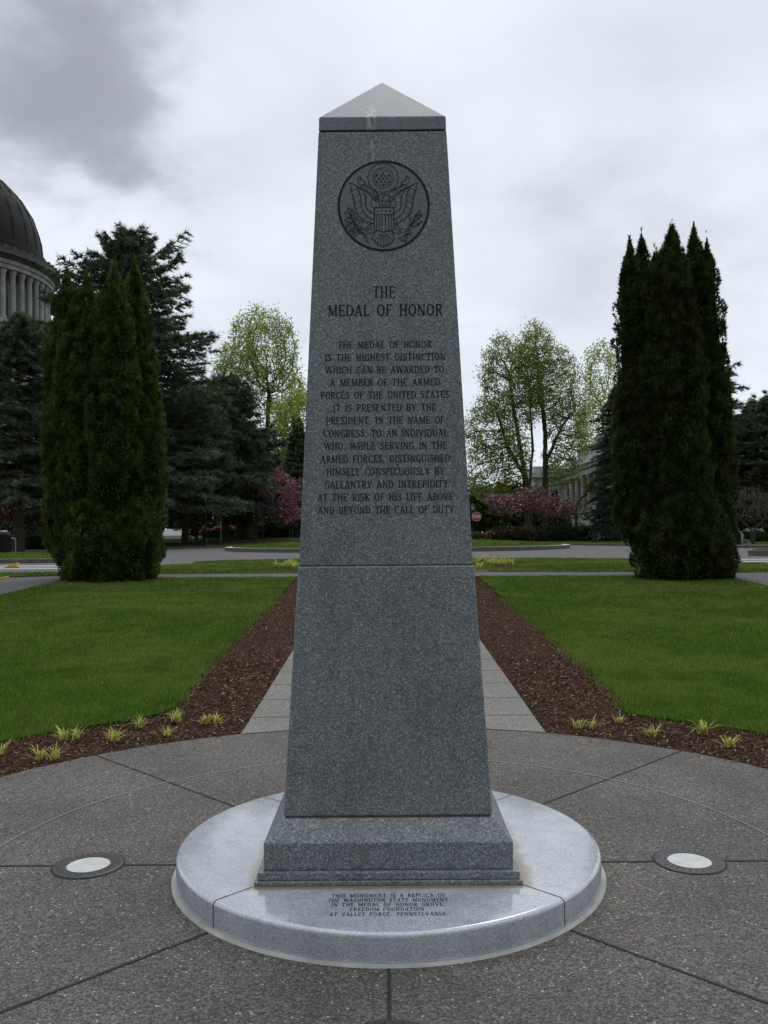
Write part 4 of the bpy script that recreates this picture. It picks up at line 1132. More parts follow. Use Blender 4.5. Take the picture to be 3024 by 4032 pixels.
# in-ground lights round the base
def ground_light(x, y, label, lens=True):
    g = empty('ground_light', (x, y, .012), label, 'ground light', 'in-ground lights around the obelisk')
    if lens:
        r = MB().lathe([(.098, .001), (.100, .005), (.112, .006), (.150, .006), (.157, .003), (.160, .0)], 64).build('ring', M['steel_ring'], g)
        MB().lathe([(.0985, -.002), (.0985, .0015)], 64, cap1=True).build('lens', M['lens'], g, smooth_=False)
        MB().lathe([(.112, .0066), (.114, .0066)], 64).build('groove', M['joint'], r)
    else:
        r = MB().lathe([(.03, .004), (.112, .006), (.150, .006), (.157, .003), (.160, .0)], 64, cap0=True).build('ring', M['steel_ring'], g)
    sl_ = MB(); nsl = 30
    for k in range(nsl):
        a = 2 * math.pi * k / nsl; c, s = math.cos(a), math.sin(a)
        sl_.add([(rr * c - ww * s, rr * s + ww * c, .0068) for rr, ww in ((.122, -.0022), (.148, -.0022), (.148, .0022), (.122, .0022))], [(0, 1, 2, 3)])
    sl_.build('slots', M['joint'], r)
    MB().lathe([(.158, .0032), (.166, .0008)], 64).build('rim', M['joint'], r)
    return g


ground_light(-1.409, .006, 'round in-ground light with pale lens left of the obelisk')
ground_light(1.409, -.006, 'round in-ground light with pale lens right of the obelisk')
ground_light(-.006, -1.485, 'dark round in-ground light cut by the photo bottom edge, in front of the obelisk')


# ------------------------------------------------------------------ plants in the mulch
def shoot_mesh(seed, n, h, spread, wide=1.0):
    r = random.Random(seed); mb = MB()
    for i in range(n):
        a = r.uniform(0, 6.283); L = h * r.uniform(.6, 1.35); out_ = spread * r.uniform(.15, 1.15); w = wide * r.uniform(.0035, .0065) * (h / .085) ** .7
        x0, y0 = r.gauss(0, .016), r.gauss(0, .014); V = []; F = []
        dx, dy = math.cos(a), math.sin(a); dr = r.uniform(.3, 1.0)
        for k in range(6):
            t = k / 5; px, py = x0 + dx * out_ * t ** 1.4, y0 + dy * out_ * t ** 1.4; z = L * (1.6 * t - dr * t ** 2.4); ww = w * (1 - t ** 1.6) ** .8 + .0006
            V += [(px - dy * ww, py + dx * ww, z), (px + dy * ww, py - dx * ww, z)]
            if k: F.append((2 * k - 2, 2 * k - 1, 2 * k + 1, 2 * k))
        mb.add(V, F)
    return mb


PL = [(-2.76, 2.13, 1.05, 11, 'yellow-green shoots at the far left edge of the mulch'), (-2.37, 1.97, 1.2, 24, 'spreading yellow-green shoots nearest the paving at left, dry leaves around'),
      (-2.41, 2.55, 1.2, 26, 'paired yellow-green shoots beside the left lawn edge'), (-2.06, 2.50, 1.15, 26, 'dense fan of pale yellow shoots in the middle of the left bed'),
      (-2.0, 2.95, 1.05, 18, 'upright yellow-green shoots by the left lawn corner'), (-1.70, 2.66, .85, 14, 'small pale shoots close to the paving in the left bed'),
      (-1.75, 3.14, 1.15, 18, 'tall yellow-green shoots at the left lawn tip'), (-1.44, 3.05, 1.1, 24, 'greener leafy shoots nearest the path on the left'),
      (1.57, 2.80, 1.05, 20, 'twin yellow shoots nearest the path on the right'), (1.90, 2.98, .75, 10, 'small yellow shoots at the right lawn tip'),
      (2.0, 2.51, 1.05, 20, 'bushy yellow shoots in the middle of the right bed'), (2.42, 2.56, 1.3, 26, 'largest spreading yellow clump beside the right lawn'), (2.46, 2.16, 1.05, 15, 'upright yellow-green shoots nearest the paving at right')]
for i, (x, y, sc, n, lb) in enumerate(PL):
    o = shoot_mesh(100 + i, int(n * 1.4) + 14, .056 * sc, .080 * sc).build('shoots_plant', M['shoots'])
    o.location = (x, y, T(y) + .012); o.scale = (1.12,) * 3; tag(o, lb, 'plant', 'yellow-green shoots in the mulch beds')
    if i in (1, 2, 7, 8):
        a = np.empty(len(o.data.vertices) * 3); o.data.vertices.foreach_get('co', a); a = a.reshape(-1, 3); k = (np.arange(len(a)) // 12) % 2 == 0
        a[k, 0] += .045; a[~k, 0] -= .045; o.data.vertices.foreach_set('co', a.ravel())
FPL = [(600, 1230, .9), (614, 1231, .7), (624, 1224, .8), (626, 1231, 1.0), (638, 1226, .7), (639, 1233, .8), (1031, 1219, .8), (1042, 1218, .9), (1056, 1222, .7), (1066, 1220, .8), (1072, 1227, .9), (1078, 1223, .9), (1084, 1226, .9), (1099, 1227, 1.0), (1104, 1226, .8), (1036, 1233, .9)]
proto = [shoot_mesh(200 + i, 40, .17, .22, 2.0) for i in range(3)]
pm = [p_.build('shoots_plant', M['shoots']) for p_ in proto]
for i, (x, y, sc) in enumerate(FPL):
    o = pm[i] if i < 3 else pm[i % 3].copy()
    if i >= 3: COL.objects.link(o)
    p = G(x, y); o.location = (p[0], p[1], T(p[1]) + .03); o.scale = (sc * 1.15,) * 3; o.rotation_euler = (0, 0, i * 1.3)
    tag(o, 'pale yellow clump in the far mulch patch left of the obelisk' if x < 800 else 'pale yellow clump in the far mulch patch right of the obelisk', 'plant',
        'yellow clumps left of the obelisk far off' if x < 800 else 'yellow clumps right of the obelisk far off')


# ------------------------------------------------------------------ trees
def unit(v): return v / (np.linalg.norm(v, axis=-1, keepdims=True) + 1e-9)


def sprays(P, D, L, Wd, k=2, jit=.5, rng=RNG):
    """Small pointed leaf triangles at points P leaning along D."""
    n = len(P); out_ = []
    L = np.broadcast_to(L, (n,)); Wd = np.broadcast_to(Wd, (n,))
    for i in range(k):
        d = unit(D + rng.normal(0, jit, (n, 3))); s = unit(np.cross(d, rng.normal(0, 1, (n, 3))))
        l_ = (L * (.6 + .7 * rng.random(n)))[:, None]; w = (Wd * (.6 + .7 * rng.random(n)))[:, None]
        out_.append(np.stack([P - s * w, P + s * w, P + d * l_], 1))
    V = np.concatenate(out_).reshape(-1, 3)
    return V


def leaves(P, sz, rng=RNG):
    """Small kite leaves in random directions."""
    n = len(P); a = unit(rng.normal(0, 1, (n, 3))); b = unit(np.cross(a, rng.normal(0, 1, (n, 3)))); s = (sz * (.5 + rng.random(n)))[:, None]
    return np.stack([P - a * s, P + b * s * .55, P + a * s, P - b * s * .55], 1).reshape(-1, 3)


def quads(V): return np.arange(len(V), dtype=np.int32).reshape(-1, 4)


def arborvitae(name, loc, label, spires, mat, seed, base=None, dens=1500):
    rng = np.random.default_rng(seed)
    t = empty(name, loc, label, 'tree')
    tk = MB()
    for (x, y, h, r, zb) in spires: tk.tube([(x * .75, y * .75, -.05), (x, y, h * .5), (x, y, h * .9)], [.09, .05, .01], 6)
    tk.build('trunk', M['bark'], t)
    for (x, y, h, r, zb) in spires:
        nt, na = 26, 28
        tt = np.linspace(zb / h, 1, nt)
        ph = rng.random(8) * 6.28

        def prof(u):
            z_ = u * h
            return np.interp(u, [0, .30, .45, .60, .72, .82, .89, .94, .975, 1], [1, 1, .98, .93, .85, .71, .54, .36, .18, .02]) * np.interp(z_ - zb, [0, .12, .35, .8, 1.3, 1.8], [.74, .86, .90, .92, .96, 1])

        def lump(u, a, hh=h): return 1 + .09 * np.sin(3 * a + ph[0] + 3 * u) + .06 * np.sin(5 * a + ph[1] - 9 * u) + .04 * np.sin(u * hh * 2.3 + ph[2] + 2 * a)
        nc = int(20 * 2 * math.pi * r * h)
        cu, ca_ = zb / h + (1 - zb / h) * rng.random(nc), rng.random(nc) * 6.283
        cr_ = r * prof(cu) * lump(cu, ca_) * (1 + .10 * rng.normal(0, 1, nc).clip(-1.4, 1.4)) * np.where(rng.random(nc) < .25, .88, 1)
        n = int(dens * 2 * math.pi * r * h); ci = rng.integers(0, nc, n)
        sz = .075 + .06 * rng.random(nc); tx, tz = rng.normal(0, 1, n), rng.normal(0, 1, n); w_ = sz[ci]
        bul = .125 * (1 - .55 * (tx ** 2 + (tz * .8) ** 2)).clip(-.9, 1)
        rad = np.maximum(cr_[ci] + bul * np.minimum(1, cr_[ci] / .2), .01); aa = ca_[ci] + tx * w_ / np.maximum(rad, .12); zz = cu[ci] * h + tz * w_ * 1.25
        rad = rad - .02 * rng.random(n)
        zz = np.clip(zz, .02, None)
        P = np.stack([x + rad * np.cos(aa), y + rad * np.sin(aa), zz], 1)
        D = np.stack([np.cos(aa) * .6 - np.sin(aa) * tx * .35, np.sin(aa) * .6 + np.cos(aa) * tx * .35, .75 + .25 * tz], 1)
        V = sprays(P, D, .085, .016, 2, .35, rng)
        tipn = 26; tp = np.stack([x + rng.normal(0, .035, tipn), y + rng.normal(0, .035, tipn), h * (.90 + .06 * rng.random(tipn))], 1)
        V = np.concatenate([V, sprays(tp, np.tile([[0, 0, 1.]], (tipn, 1)), .13, .012, 2, .35, rng)])
        np_mesh('spire', V, tris(len(V) // 3), mat, t)
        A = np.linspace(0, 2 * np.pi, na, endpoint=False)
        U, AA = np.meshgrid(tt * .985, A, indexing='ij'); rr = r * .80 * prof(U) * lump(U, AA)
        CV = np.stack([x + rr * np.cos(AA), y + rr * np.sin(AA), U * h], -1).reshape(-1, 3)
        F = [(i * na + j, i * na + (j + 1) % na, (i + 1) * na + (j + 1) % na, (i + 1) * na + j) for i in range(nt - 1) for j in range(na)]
        np_mesh('opaque_core', CV, np.array(F), M['cypress_core'], t, True)  # dark solid core added so light does not pass through the spire
    return t


ZC = 20.9 + 0.0
cpos = np.array([-6.85, 17.0]); bz = T(17.0)


def sp(dx, topy, dyoff, r, basey=17.0, cx=-6.85, zb=0.0):
    """spire from its picture position: x at top, top y; dyoff = depth offset from the clump's centre."""
    Z = basey + dyoff - CAM[1]; p = PZ(dx, topy, Z)
    return (p[0] - cx, dyoff, (p[2] - T(basey)) * .965, r * .92, zb)


SL = [sp(143, 578, .40, .46, zb=.8), sp(187, 590, .45, .42), sp(157, 655, -.15, .44, zb=.5), sp(188, 668, -.35, .46), sp(246, 570, -.35, .58), sp(214, 650, .0, .45), sp(291, 562, .40, .46),
      sp(318, 760, .2, .36, zb=.6), sp(136, 800, .1, .36, zb=.95), sp(212, 1080, -.5, .70), sp(290, 1090, -.30, .58), sp(182, 1085, -.25, .52)]
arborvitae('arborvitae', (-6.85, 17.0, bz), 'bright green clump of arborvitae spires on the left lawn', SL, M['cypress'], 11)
r_ = dict(basey=16.2, cx=7.15)
SR_ = [sp(1360, 512, .25, .34, zb=1.0, **r_), sp(1386, 502, .45, .36, zb=.7, **r_), sp(1416, 535, -.1, .40, **r_), sp(1451, 480, -.30, .52, **r_), sp(1499, 487, .3, .46, **r_), sp(1526, 522, .15, .40, **r_),
       sp(1478, 640, -.42, .46, **r_), sp(1543, 760, .1, .38, **r_), sp(1362, 760, .1, .36, zb=1.0, **r_), sp(1435, 1090, -.4, .66, **r_), sp(1517, 1080, -.35, .62, **r_), sp(1482, 1050, -.5, .66, **r_), sp(1408, 700, .0, .5, zb=.5, **r_)]
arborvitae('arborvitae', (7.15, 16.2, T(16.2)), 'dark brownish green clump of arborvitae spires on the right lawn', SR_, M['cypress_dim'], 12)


def conifer(name, loc, label, H, prof, mat, seed, nbr=190, lean=0, bare=.05, group=None, zmin=1.2, spray=.55, droop=.25, twig=1.0, cat='tree', trunk_r=None):
    """Layered cedar: limbs round a trunk, flat side twigs carrying needle sprays. prof: [(height fraction, radius)]."""
    rng = np.random.default_rng(seed); t = empty(name, loc, label, cat, group)
    tr = trunk_r or H * .022
    tk = MB(); tk.tube([(0, 0, -.2), (0, 0, H * .1), (lean * .5, 0, H * .5), (lean, 0, H * .97)], [tr * 1.25, tr, tr * .6, .03], 9)
    hs, rs = zip(*prof); PP = []; DD = []; LL = []; TPP = []; TDD = []
    az0 = rng.random(3) * 6.283
    for b in range(nbr):
        u = bare + (1 - bare) * ((b + rng.random()) / nbr) ** .9; az = b * 2.39996 + rng.normal(0, .35)
        Lb = np.interp(u, hs, rs) * rng.uniform(.62, 1.06) * (1 + .16 * math.sin(az * 2 + az0[0] + 7 * u) + .10 * math.sin(3 * az + az0[1] - 11 * u))
        if rng.random() < .06: Lb *= 1.22
        rise = np.interp(u, [0, .3, .7, .9, 1], [-.10, .10, .40, .95, 1.6]) + rng.normal(0, .10)
        s = np.linspace(0, 1, 9)
        z = u * H * .97 + Lb * (rise * s - droop * s ** 2 * 1.2 + .10 * s ** 3)
        ca, sa = math.cos(az), math.sin(az)
        B = np.stack([lean * u + Lb * s * ca, Lb * s * sa, z], 1)
        B[:, 2] = np.maximum(B[:, 2], zmin + .25 * math.sin(3 * az))
        if b % 2 == 0 or u < .35: tk.tube([tuple(q) for q in B[::2]], [max(.02, tr * .34 * (1 - u) * (1 - k / 5) + .015) for k in range(5)], 4)
        m = max(6, int(6 + Lb * 4.6 * twig)); ss = .16 + .84 * rng.random(m) ** .8
        C = np.stack([np.interp(ss, s, B[:, i]) for i in range(3)], 1)
        side = rng.choice([-1, 1], m); tl = Lb * .34 * (1.12 - ss) * rng.uniform(.5, 1.2, m) + .25
        fw = rng.uniform(.45, 1.1, m)
        dirs = np.stack([ca * fw - sa * side, sa * fw + ca * side, rng.normal(.05, .16, m)], 1); dirs = unit(dirs)
        q = 7
        k = (np.arange(q) + .6) / q
        pts = C[:, None, :] + dirs[:, None, :] * tl[:, None, None] * k[None, :, None]; pts[:, :, 2] -= (k ** 2)[None, :] * tl[:, None] * .22
        PP.append(pts.reshape(-1, 3)); DD.append(np.repeat(dirs + np.array([0, 0, .15]), q, 0)); LL.append(np.full(m * q, spray))
        # the limb's own tip
        e = np.stack([np.interp(np.linspace(.3, 1, 8), s, B[:, i]) for i in range(3)], 1); PP.append(e); DD.append(np.repeat(unit(np.array([[ca, sa, rise * .6]])), 8, 0)); LL.append(np.full(8, spray))
        tpn = 9; ft = np.stack([np.interp(np.linspace(.8, 1.02, tpn), s, B[:, i]) for i in range(3)], 1); TPP.append(ft); TDD.append(unit(np.array([[ca, sa, .75 + .5 * u]]) + rng.normal(0, .35, (tpn, 3))))
    tk.build('trunk', M['bark'], t)
    P = np.concatenate(PP); D = np.concatenate(DD); L = np.concatenate(LL)
    V = sprays(P, D, L * .8, L * .075, 3, .45, rng)
    V = np.concatenate([V, sprays(np.concatenate(TPP), np.concatenate(TDD), spray * 1.5, spray * .032, 1, .15, rng)])
    np_mesh('crown', V, tris(len(V) // 3), mat, t)
    return t


def at(dx, Z): p = PZ(dx, 1160, Z); return (p[0], p[1], float(HF(p[0], p[1])) - .01)


conifer('cedar_tree', at(258, 72), 'large dark cedar with feathery upswept top behind the left arborvitae', 26.8, [(0, 8.5), (.12, 9.6), (.3, 9.4), (.45, 8.6), (.58, 7.4), (.69, 6.2), (.77, 5.2), (.84, 3.7), (.90, 2.2), (.95, 1.1), (1, .2)], M['cedar'], 61, nbr=400, spray=.55, bare=.12, zmin=3.0, droop=.16, lean=.7)
conifer('cedar_tree', at(488, 88), 'broad dark round-topped cedar left of the obelisk', 16.4, [(0, 6.2), (.15, 7.0), (.4, 6.2), (.6, 5.0), (.8, 3.4), (.93, 1.8), (1, .4)], M['cedar'], 22, nbr=300, spray=.52, bare=.12, zmin=3.3)
conifer('cedar_tree', at(526, 92), 'spreading dark cedar with a thick bare brown trunk behind the pink cherry', 11.0, [(0, 3.6), (.2, 4.4), (.5, 4.2), (.75, 3.2), (.93, 1.7), (1, .4)], M['cedar'], 29, nbr=230, spray=.52, bare=.24, zmin=3.3, trunk_r=.85, lean=1.2)
conifer('cedar_tree', at(400, 80), 'dark cedar filling between the large cedar and the round-topped one', 14.2, [(0, 5.5), (.2, 6.4), (.45, 5.8), (.7, 4.6), (.88, 2.8), (1, .5)], M['cedar'], 23, nbr=270, spray=.52, bare=.14, zmin=3.3)
conifer('cedar_tree', at(40, 60), 'dark cedar at the left edge in front of the domed building', 16.4, [(0, 4.0), (.2, 5.0), (.45, 4.6), (.65, 3.4), (.82, 2.0), (.93, .9), (1, .2)], M['cedar'], 24, nbr=310, spray=.42, bare=.20, zmin=3.2)
conifer('spruce_tree', at(644, 98), 'slim dark conifer tip beside the left obelisk edge behind the pink cherry', 13.6, [(0, 2.4), (.3, 2.3), (.6, 1.7), (.85, .8), (1, .1)], M['cedar'], 25, nbr=200, spray=.40, bare=.08)
conifer('cedar_tree', at(1340, 94), 'dark weeping cedar left of the right arborvitae', 17.0, [(0, 4.5), (.27, 4.3), (.5, 3.2), (.75, 1.9), (.93, .8), (1, .2)], M['cedar_blue'], 26, nbr=320, spray=.42, bare=.05, droop=.45)
conifer('cedar_tree', at(1492, 82), 'tall dark cedar mostly hidden behind the right arborvitae', 21.5, [(0, 6.0), (.2, 6.2), (.4, 5.8), (.6, 4.9), (.75, 4.0), (.88, 2.8), (1, .4)], M['cedar'], 27, nbr=300, spray=.48, bare=.10)
conifer('cedar_tree', at(1655, 84), 'dark broad cedar at the right edge of the photo', 13.2, [(0, 5.0), (.25, 5.6), (.5, 5.4), (.75, 3.8), (.9, 2.2), (1, .4)], M['cedar'], 28, nbr=290, spray=.48, bare=.13)


def colonize(rng, A, start, step, infl, kill, up=.12, maxit=140):
    nodes = [np.array(p, float) for p, _ in start]; par = [q for _, q in start]
    N = np.array(nodes)
    D = np.linalg.norm(A[:, None] - N[None], axis=2); ni = D.argmin(1); ndist = D.min(1)
    for it in range(maxit):
        act = ndist < infl
        if not act.any(): break
        idx = np.unique(ni[act]); new = []
        acc = np.zeros((len(nodes), 3)); v = unit(A[act] - N[ni[act]]); np.add.at(acc, ni[act], v)
        for i in idx:
            d = acc[i]; d = d / (np.linalg.norm(d) + 1e-9); d = d + np.array([0, 0, up]) + rng.normal(0, .16, 3); d /= np.linalg.norm(d)
            new.append(nodes[i] + d * step); par.append(int(i))
        base = len(nodes); nodes += new; Nn = np.array(new); N = np.array(nodes)
        Dn = np.linalg.norm(A[:, None] - Nn[None], axis=2); mi = Dn.argmin(1); md = Dn.min(1)
        bt = md < ndist; ni[bt] = base + mi[bt]; ndist[bt] = md[bt]
        keep = ndist > kill; A = A[keep]; ni = ni[keep]; ndist = ndist[keep]
        if len(A) == 0: break
    return N, np.array(par)


def broadleaf(name, loc, label, stems, lobes, mat, bark, seed, natt=1100, step=.7, leaf=.3, nleaf=7, spread=.6, r_tip=.02, pw=2.35, group=None, cat='tree', up=.12, hollow=.35, infl=6, tipsonly=True):
    """Branching tree grown toward points spread through its crown lobes [(x,y,z,rx,ry,rz)]; stems: list of polylines from the ground."""
    rng = np.random.default_rng(seed); t = empty(name, loc, label, cat, group)
    A = []
    tot = sum(l[3] * l[4] * l[5] for l in lobes)
    for (x, y, z, rx, ry, rz) in lobes:
        n = int(natt * rx * ry * rz / tot); d = unit(rng.normal(0, 1, (n, 3))); r = (hollow + (1 - hollow) * rng.random(n)) ** .6
        A.append(np.array([x, y, z]) + d * r[:, None] * np.array([rx, ry, rz]))
    A = np.concatenate(A); start = []
    for pl_ in stems:
        pl_ = [np.array(p, float) for p in pl_]; prev = 0 if start else -1
        if not start: start.append((pl_[0], -1))
        for a, b in zip(pl_[:-1], pl_[1:]):
            k = max(1, int(np.linalg.norm(b - a) / step))
            for i in range(1, k + 1):
                start.append((a + (b - a) * i / k + rng.normal(0, .03 * step, 3), max(prev, 0))); prev = len(start) - 1
    N, par = colonize(rng, A, start, step, infl * step, 1.15 * step, up)
    n = len(N); rad = np.zeros(n); kids = np.zeros(n, int)
    for i in range(n - 1, -1, -1):
        if rad[i] == 0: rad[i] = r_tip ** pw
        if par[i] >= 0: rad[par[i]] += rad[i]; kids[par[i]] += 1
    rad = rad ** (1 / pw)
    V = []; F = []; k = 5; A0 = np.linspace(0, 2 * np.pi, k, endpoint=False)
    i = np.arange(n); i = i[par >= 0]; p = N[par[i]]; q = N[i]; d = unit(q - p); ref = np.where(np.abs(d[:, 2:3]) > .9, np.array([[1., 0, 0]]), np.array([[0, 0, 1.]])); a = unit(np.cross(d, ref)); b = np.cross(d, a)
    r0 = np.minimum(rad[par[i]], rad[i] * 1.5); r1 = rad[i]
    c = np.cos(A0)[None, :, None]; s = np.sin(A0)[None, :, None]
    R0 = p[:, None] + (a[:, None] * c + b[:, None] * s) * r0[:, None, None]; R1 = (q + d * step * .08)[:, None] + (a[:, None] * c + b[:, None] * s) * r1[:, None, None]
    VV = np.concatenate([R0, R1], 1).reshape(-1, 3); m_ = len(i); base = (np.arange(m_) * 2 * k)[:, None]
    j = np.arange(k)[None]; j2 = (np.arange(k) + 1)[None] % k
    FF = np.stack([base + j, base + j2, base + k + j2, base + k + j], 2).reshape(-1, 4)
    np_mesh('trunk', VV, FF, bark, t)
    tips = np.where(rad < r_tip * (1.9 if tipsonly else 3.5))[0]
    P = np.repeat(N[tips], nleaf, 0); P = P + rng.normal(0, spread * .5, P.shape)
    V = leaves(P, leaf, rng)
    np_mesh('crown', V, quads(V), mat, t)
    return t


def tree_at(dx, Z): return at(dx, Z)


# spring trees with thin yellow-green leaves
broadleaf('spring_tree', tree_at(565, 108), 'tall tree with sparse yellow-green spring leaves left of the obelisk',
          [[(0, 0, 0), (.3, 0, 8), (.8, 0, 14), (1.0, 0, 18)], [(0, 0, 5), (-3.2, 0, 11), (-4.2, .5, 17)], [(.3, 0, 9), (2.6, 0, 15)]],
          [(.3, 0, 22.5, 4.6, 4.2, 6.6), (-2.8, 0, 19, 3.6, 3.6, 6.0), (3.0, 0, 17.5, 3.0, 3.2, 5.0)], M['spring'], M['bark_moss'], 31, natt=2300, step=.55, leaf=.125, nleaf=22, spread=.75, r_tip=.028)
broadleaf('spring_tree', tree_at(628, 100), 'lower yellow-green spring tree with crooked limbs touching the left obelisk edge',
          [[(0, 0, 0), (.3, 0, 5), (.8, 0, 8)], [(0, 0, 4), (1.6, 0, 9)]],
          [(1.2, 0, 13, 3.6, 3.6, 4.2), (-.3, 0, 9, 3.0, 3, 3)], M['spring'], M['bark_moss'], 32, natt=1300, step=.5, leaf=.14, nleaf=17, spread=.7)
broadleaf('leafy_tree', tree_at(632, 112), 'dense olive green tree behind the pink cherry',
          [[(0, 0, 0), (0, 0, 4)]], [(0, 0, 6.5, 5.0, 4, 5.4), (2, 0, 9, 3.4, 3, 4)], M['olive'], M['bark'], 33, natt=1400, step=.65, leaf=.22, nleaf=22, spread=1.1)
broadleaf('leafy_tree', tree_at(470, 118), 'yellow-green leafy tree seen in gaps between the dark cedars',
          [[(0, 0, 0), (0, 0, 6)]], [(0, 0, 12, 6.5, 5, 7)], M['olive'], M['bark'], 34, natt=1200, step=.75, leaf=.24, nleaf=18, spread=1.1)
broadleaf('spring_tree', tree_at(1128, 112), 'twin-stemmed spring tree with thin leaves, left of the right-hand pair',
          [[(1.0, 0, 0), (1.0, 0, 6), (.2, 0, 10), (-.9, 0, 17), (-1.4, 0, 21)], [(1.0, 0, 6.5), (1.6, .4, 12), (1.2, .4, 19)], [(.6, 0, 8), (-1.8, -.4, 12), (-3.2, -.4, 17)]],
          [(-2.0, 0, 20.5, 3.6, 3.6, 6.4), (-3.4, 0, 14, 4.0, 3.6, 5.2), (.6, 0, 20, 2.8, 3.2, 6.0), (-4.2, 0, 8.8, 3.6, 3, 3.8), (-1.0, 0, 11, 2.6, 3, 4.0)], M['spring_dull'], M['bark_moss'], 35, natt=3000, step=.55, leaf=.125, nleaf=22, spread=.7, r_tip=.030)
broadleaf('spring_tree', tree_at(1178, 114), 'straight taller spring tree with thin leaves, right of the right-hand pair',
          [[(0, 0, 0), (0, 0, 7), (.2, 0, 14), (-.6, 0, 22), (-.8, 0, 25)], [(.1, 0, 10), (2.4, 0, 15), (4.0, .3, 17)]],
          [(-.9, 0, 23, 3.0, 3.2, 6.0), (1.5, 0, 20.5, 3.6, 3.4, 5.4), (3.3, 0, 15.0, 3.0, 3, 5.0), (2.4, 0, 9.5, 2.6, 2.6, 3.0)], M['spring_dull'], M['bark_moss'], 36, natt=2600, step=.55, leaf=.125, nleaf=22, spread=.7, r_tip=.030)
broadleaf('spring_tree', tree_at(1306, 132), 'yellow-green spring tree rising behind the stone building beside the right arborvitae',
          [[(0, 0, 0), (0, 0, 10), (0, 0, 20)]], [(0, 0, 24, 3.2, 3.2, 6.5), (-.8, 0, 17, 3.8, 3.6, 6)], M['spring'], M['bark_moss'], 37, natt=1500, step=.6, leaf=.16, nleaf=13, spread=.8)
broadleaf('leafy_tree', tree_at(1032, 128), 'bushy green tree behind the stop sign', [[(0, 0, 0), (0, 0, 2)]], [(0, 0, 4.6, 3.4, 3, 3.4), (2.0, 0, 3.8, 3, 3, 3)], M['green_tree'], M['bark'], 38, natt=700, step=.6, leaf=.32, nleaf=12, spread=.8)
broadleaf('leafy_tree', tree_at(1105, 134), 'dark green tree mass beneath the spring trees at right', [[(0, 0, 0), (0, 0, 2)]], [(0, 0, 4.5, 6.5, 4, 4.6)], M['green_tree'], M['bark'], 39, natt=900, step=.7, leaf=.36, nleaf=12, spread=.9)
broadleaf('leafy_tree', tree_at(1245, 100), 'dull olive tree in front of the building columns', [[(0, 0, 0), (0, 0, 3)]], [(0, 0, 3.6, 2.0, 2.0, 1.4), (1.9, 0, 6.4, 1.2, 1.3, 1.2)], M['olive'], M['bark'], 40, natt=520, step=.45, leaf=.11, nleaf=6, spread=.5)

for i, (dx, Z, w, h, lb) in enumerate([(330, 122, 6.5, 5.5, 'dark bushy tree mostly hidden behind the left arborvitae'), (478, 124, 6.0, 5.0, 'dark bushy tree behind the azalea hedge'), (560, 126, 6.0, 5.0, 'dark bushy tree behind the banner post'), (650, 124, 6.0, 4.5, 'dark bushy tree low behind the pink cherry'),
                                         (1060, 140, 7.0, 5.0, 'dark bushy tree far behind the brown hedge'), (1180, 142, 7.0, 4.2, 'dark bushy tree far behind the mauve cherry'), (60, 108, 6.0, 4.0, 'dark bushy tree low behind the red-leaved tree at left')]):
    broadleaf('bushy_tree', tree_at(dx, Z), lb, [[(0, 0, 0), (0, 0, 1.2)]], [(0, 0, h * .5, w, 3.5, h * .55), (w * .3, 0, h * .7, w * .5, 2.5, h * .4)], M['shrub'], M['bark'], 140 + i, natt=600, step=.7, leaf=.28, nleaf=16, spread=.9)

# blossom trees
broadleaf('cherry_tree', tree_at(551, 88), 'bright pink blossoming cherry touching the left obelisk edge',
          [[(0, 0, 0), (0, 0, 1.8)], [(0, 0, 1.6), (1.4, 0, 3.0)], [(0, 0, 1.6), (-1.2, 0, 2.8)]],
          [(2.3, 0, 3.9, 2.4, 2.2, 1.6), (3.4, 0, 5.0, 1.5, 1.5, 1.7), (2.2, .4, 6.2, 1.2, 1.2, 1.1), (-.4, 0, 3.4, 2.8, 2, .9), (-2.2, -.8, 3.0, 1.8, 1.6, .7), (3.6, 0, 2.6, 1.9, 1.6, .9)], M['pink'], M['bark'], 41, natt=760, step=.32, leaf=.12, nleaf=12, spread=.34, r_tip=.014)
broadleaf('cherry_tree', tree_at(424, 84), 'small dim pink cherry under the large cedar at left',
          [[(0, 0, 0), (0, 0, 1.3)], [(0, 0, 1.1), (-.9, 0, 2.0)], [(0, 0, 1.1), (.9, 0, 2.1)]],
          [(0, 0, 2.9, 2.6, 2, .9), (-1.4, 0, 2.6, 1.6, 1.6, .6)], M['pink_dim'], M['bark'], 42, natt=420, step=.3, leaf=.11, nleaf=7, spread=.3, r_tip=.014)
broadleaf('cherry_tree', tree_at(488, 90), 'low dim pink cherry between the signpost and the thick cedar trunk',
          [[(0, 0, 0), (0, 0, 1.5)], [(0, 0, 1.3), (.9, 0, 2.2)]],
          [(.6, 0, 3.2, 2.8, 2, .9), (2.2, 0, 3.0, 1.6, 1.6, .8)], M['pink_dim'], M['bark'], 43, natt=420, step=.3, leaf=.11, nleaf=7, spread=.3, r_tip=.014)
broadleaf('plum_tree', tree_at(112, 70), 'low dark red-leaved tree behind the litter bin at left',
          [[(0, 0, 0), (-.3, 0, 1.0)], [(-.2, 0, .8), (-1.8, 0, 1.8), (-3.4, 0, 2.4)], [(-.2, 0, .9), (.6, 0, 2.2)]],
          [(-1.6, 0, 3.2, 2.8, 2, 1.3), (-3.4, 0, 2.9, 1.8, 1.6, .8), (.2, 0, 3.6, 1.4, 1.4, 1.6)], M['purple'], M['bark'], 44, natt=560, step=.32, leaf=.13, nleaf=10, spread=.34, r_tip=.014)
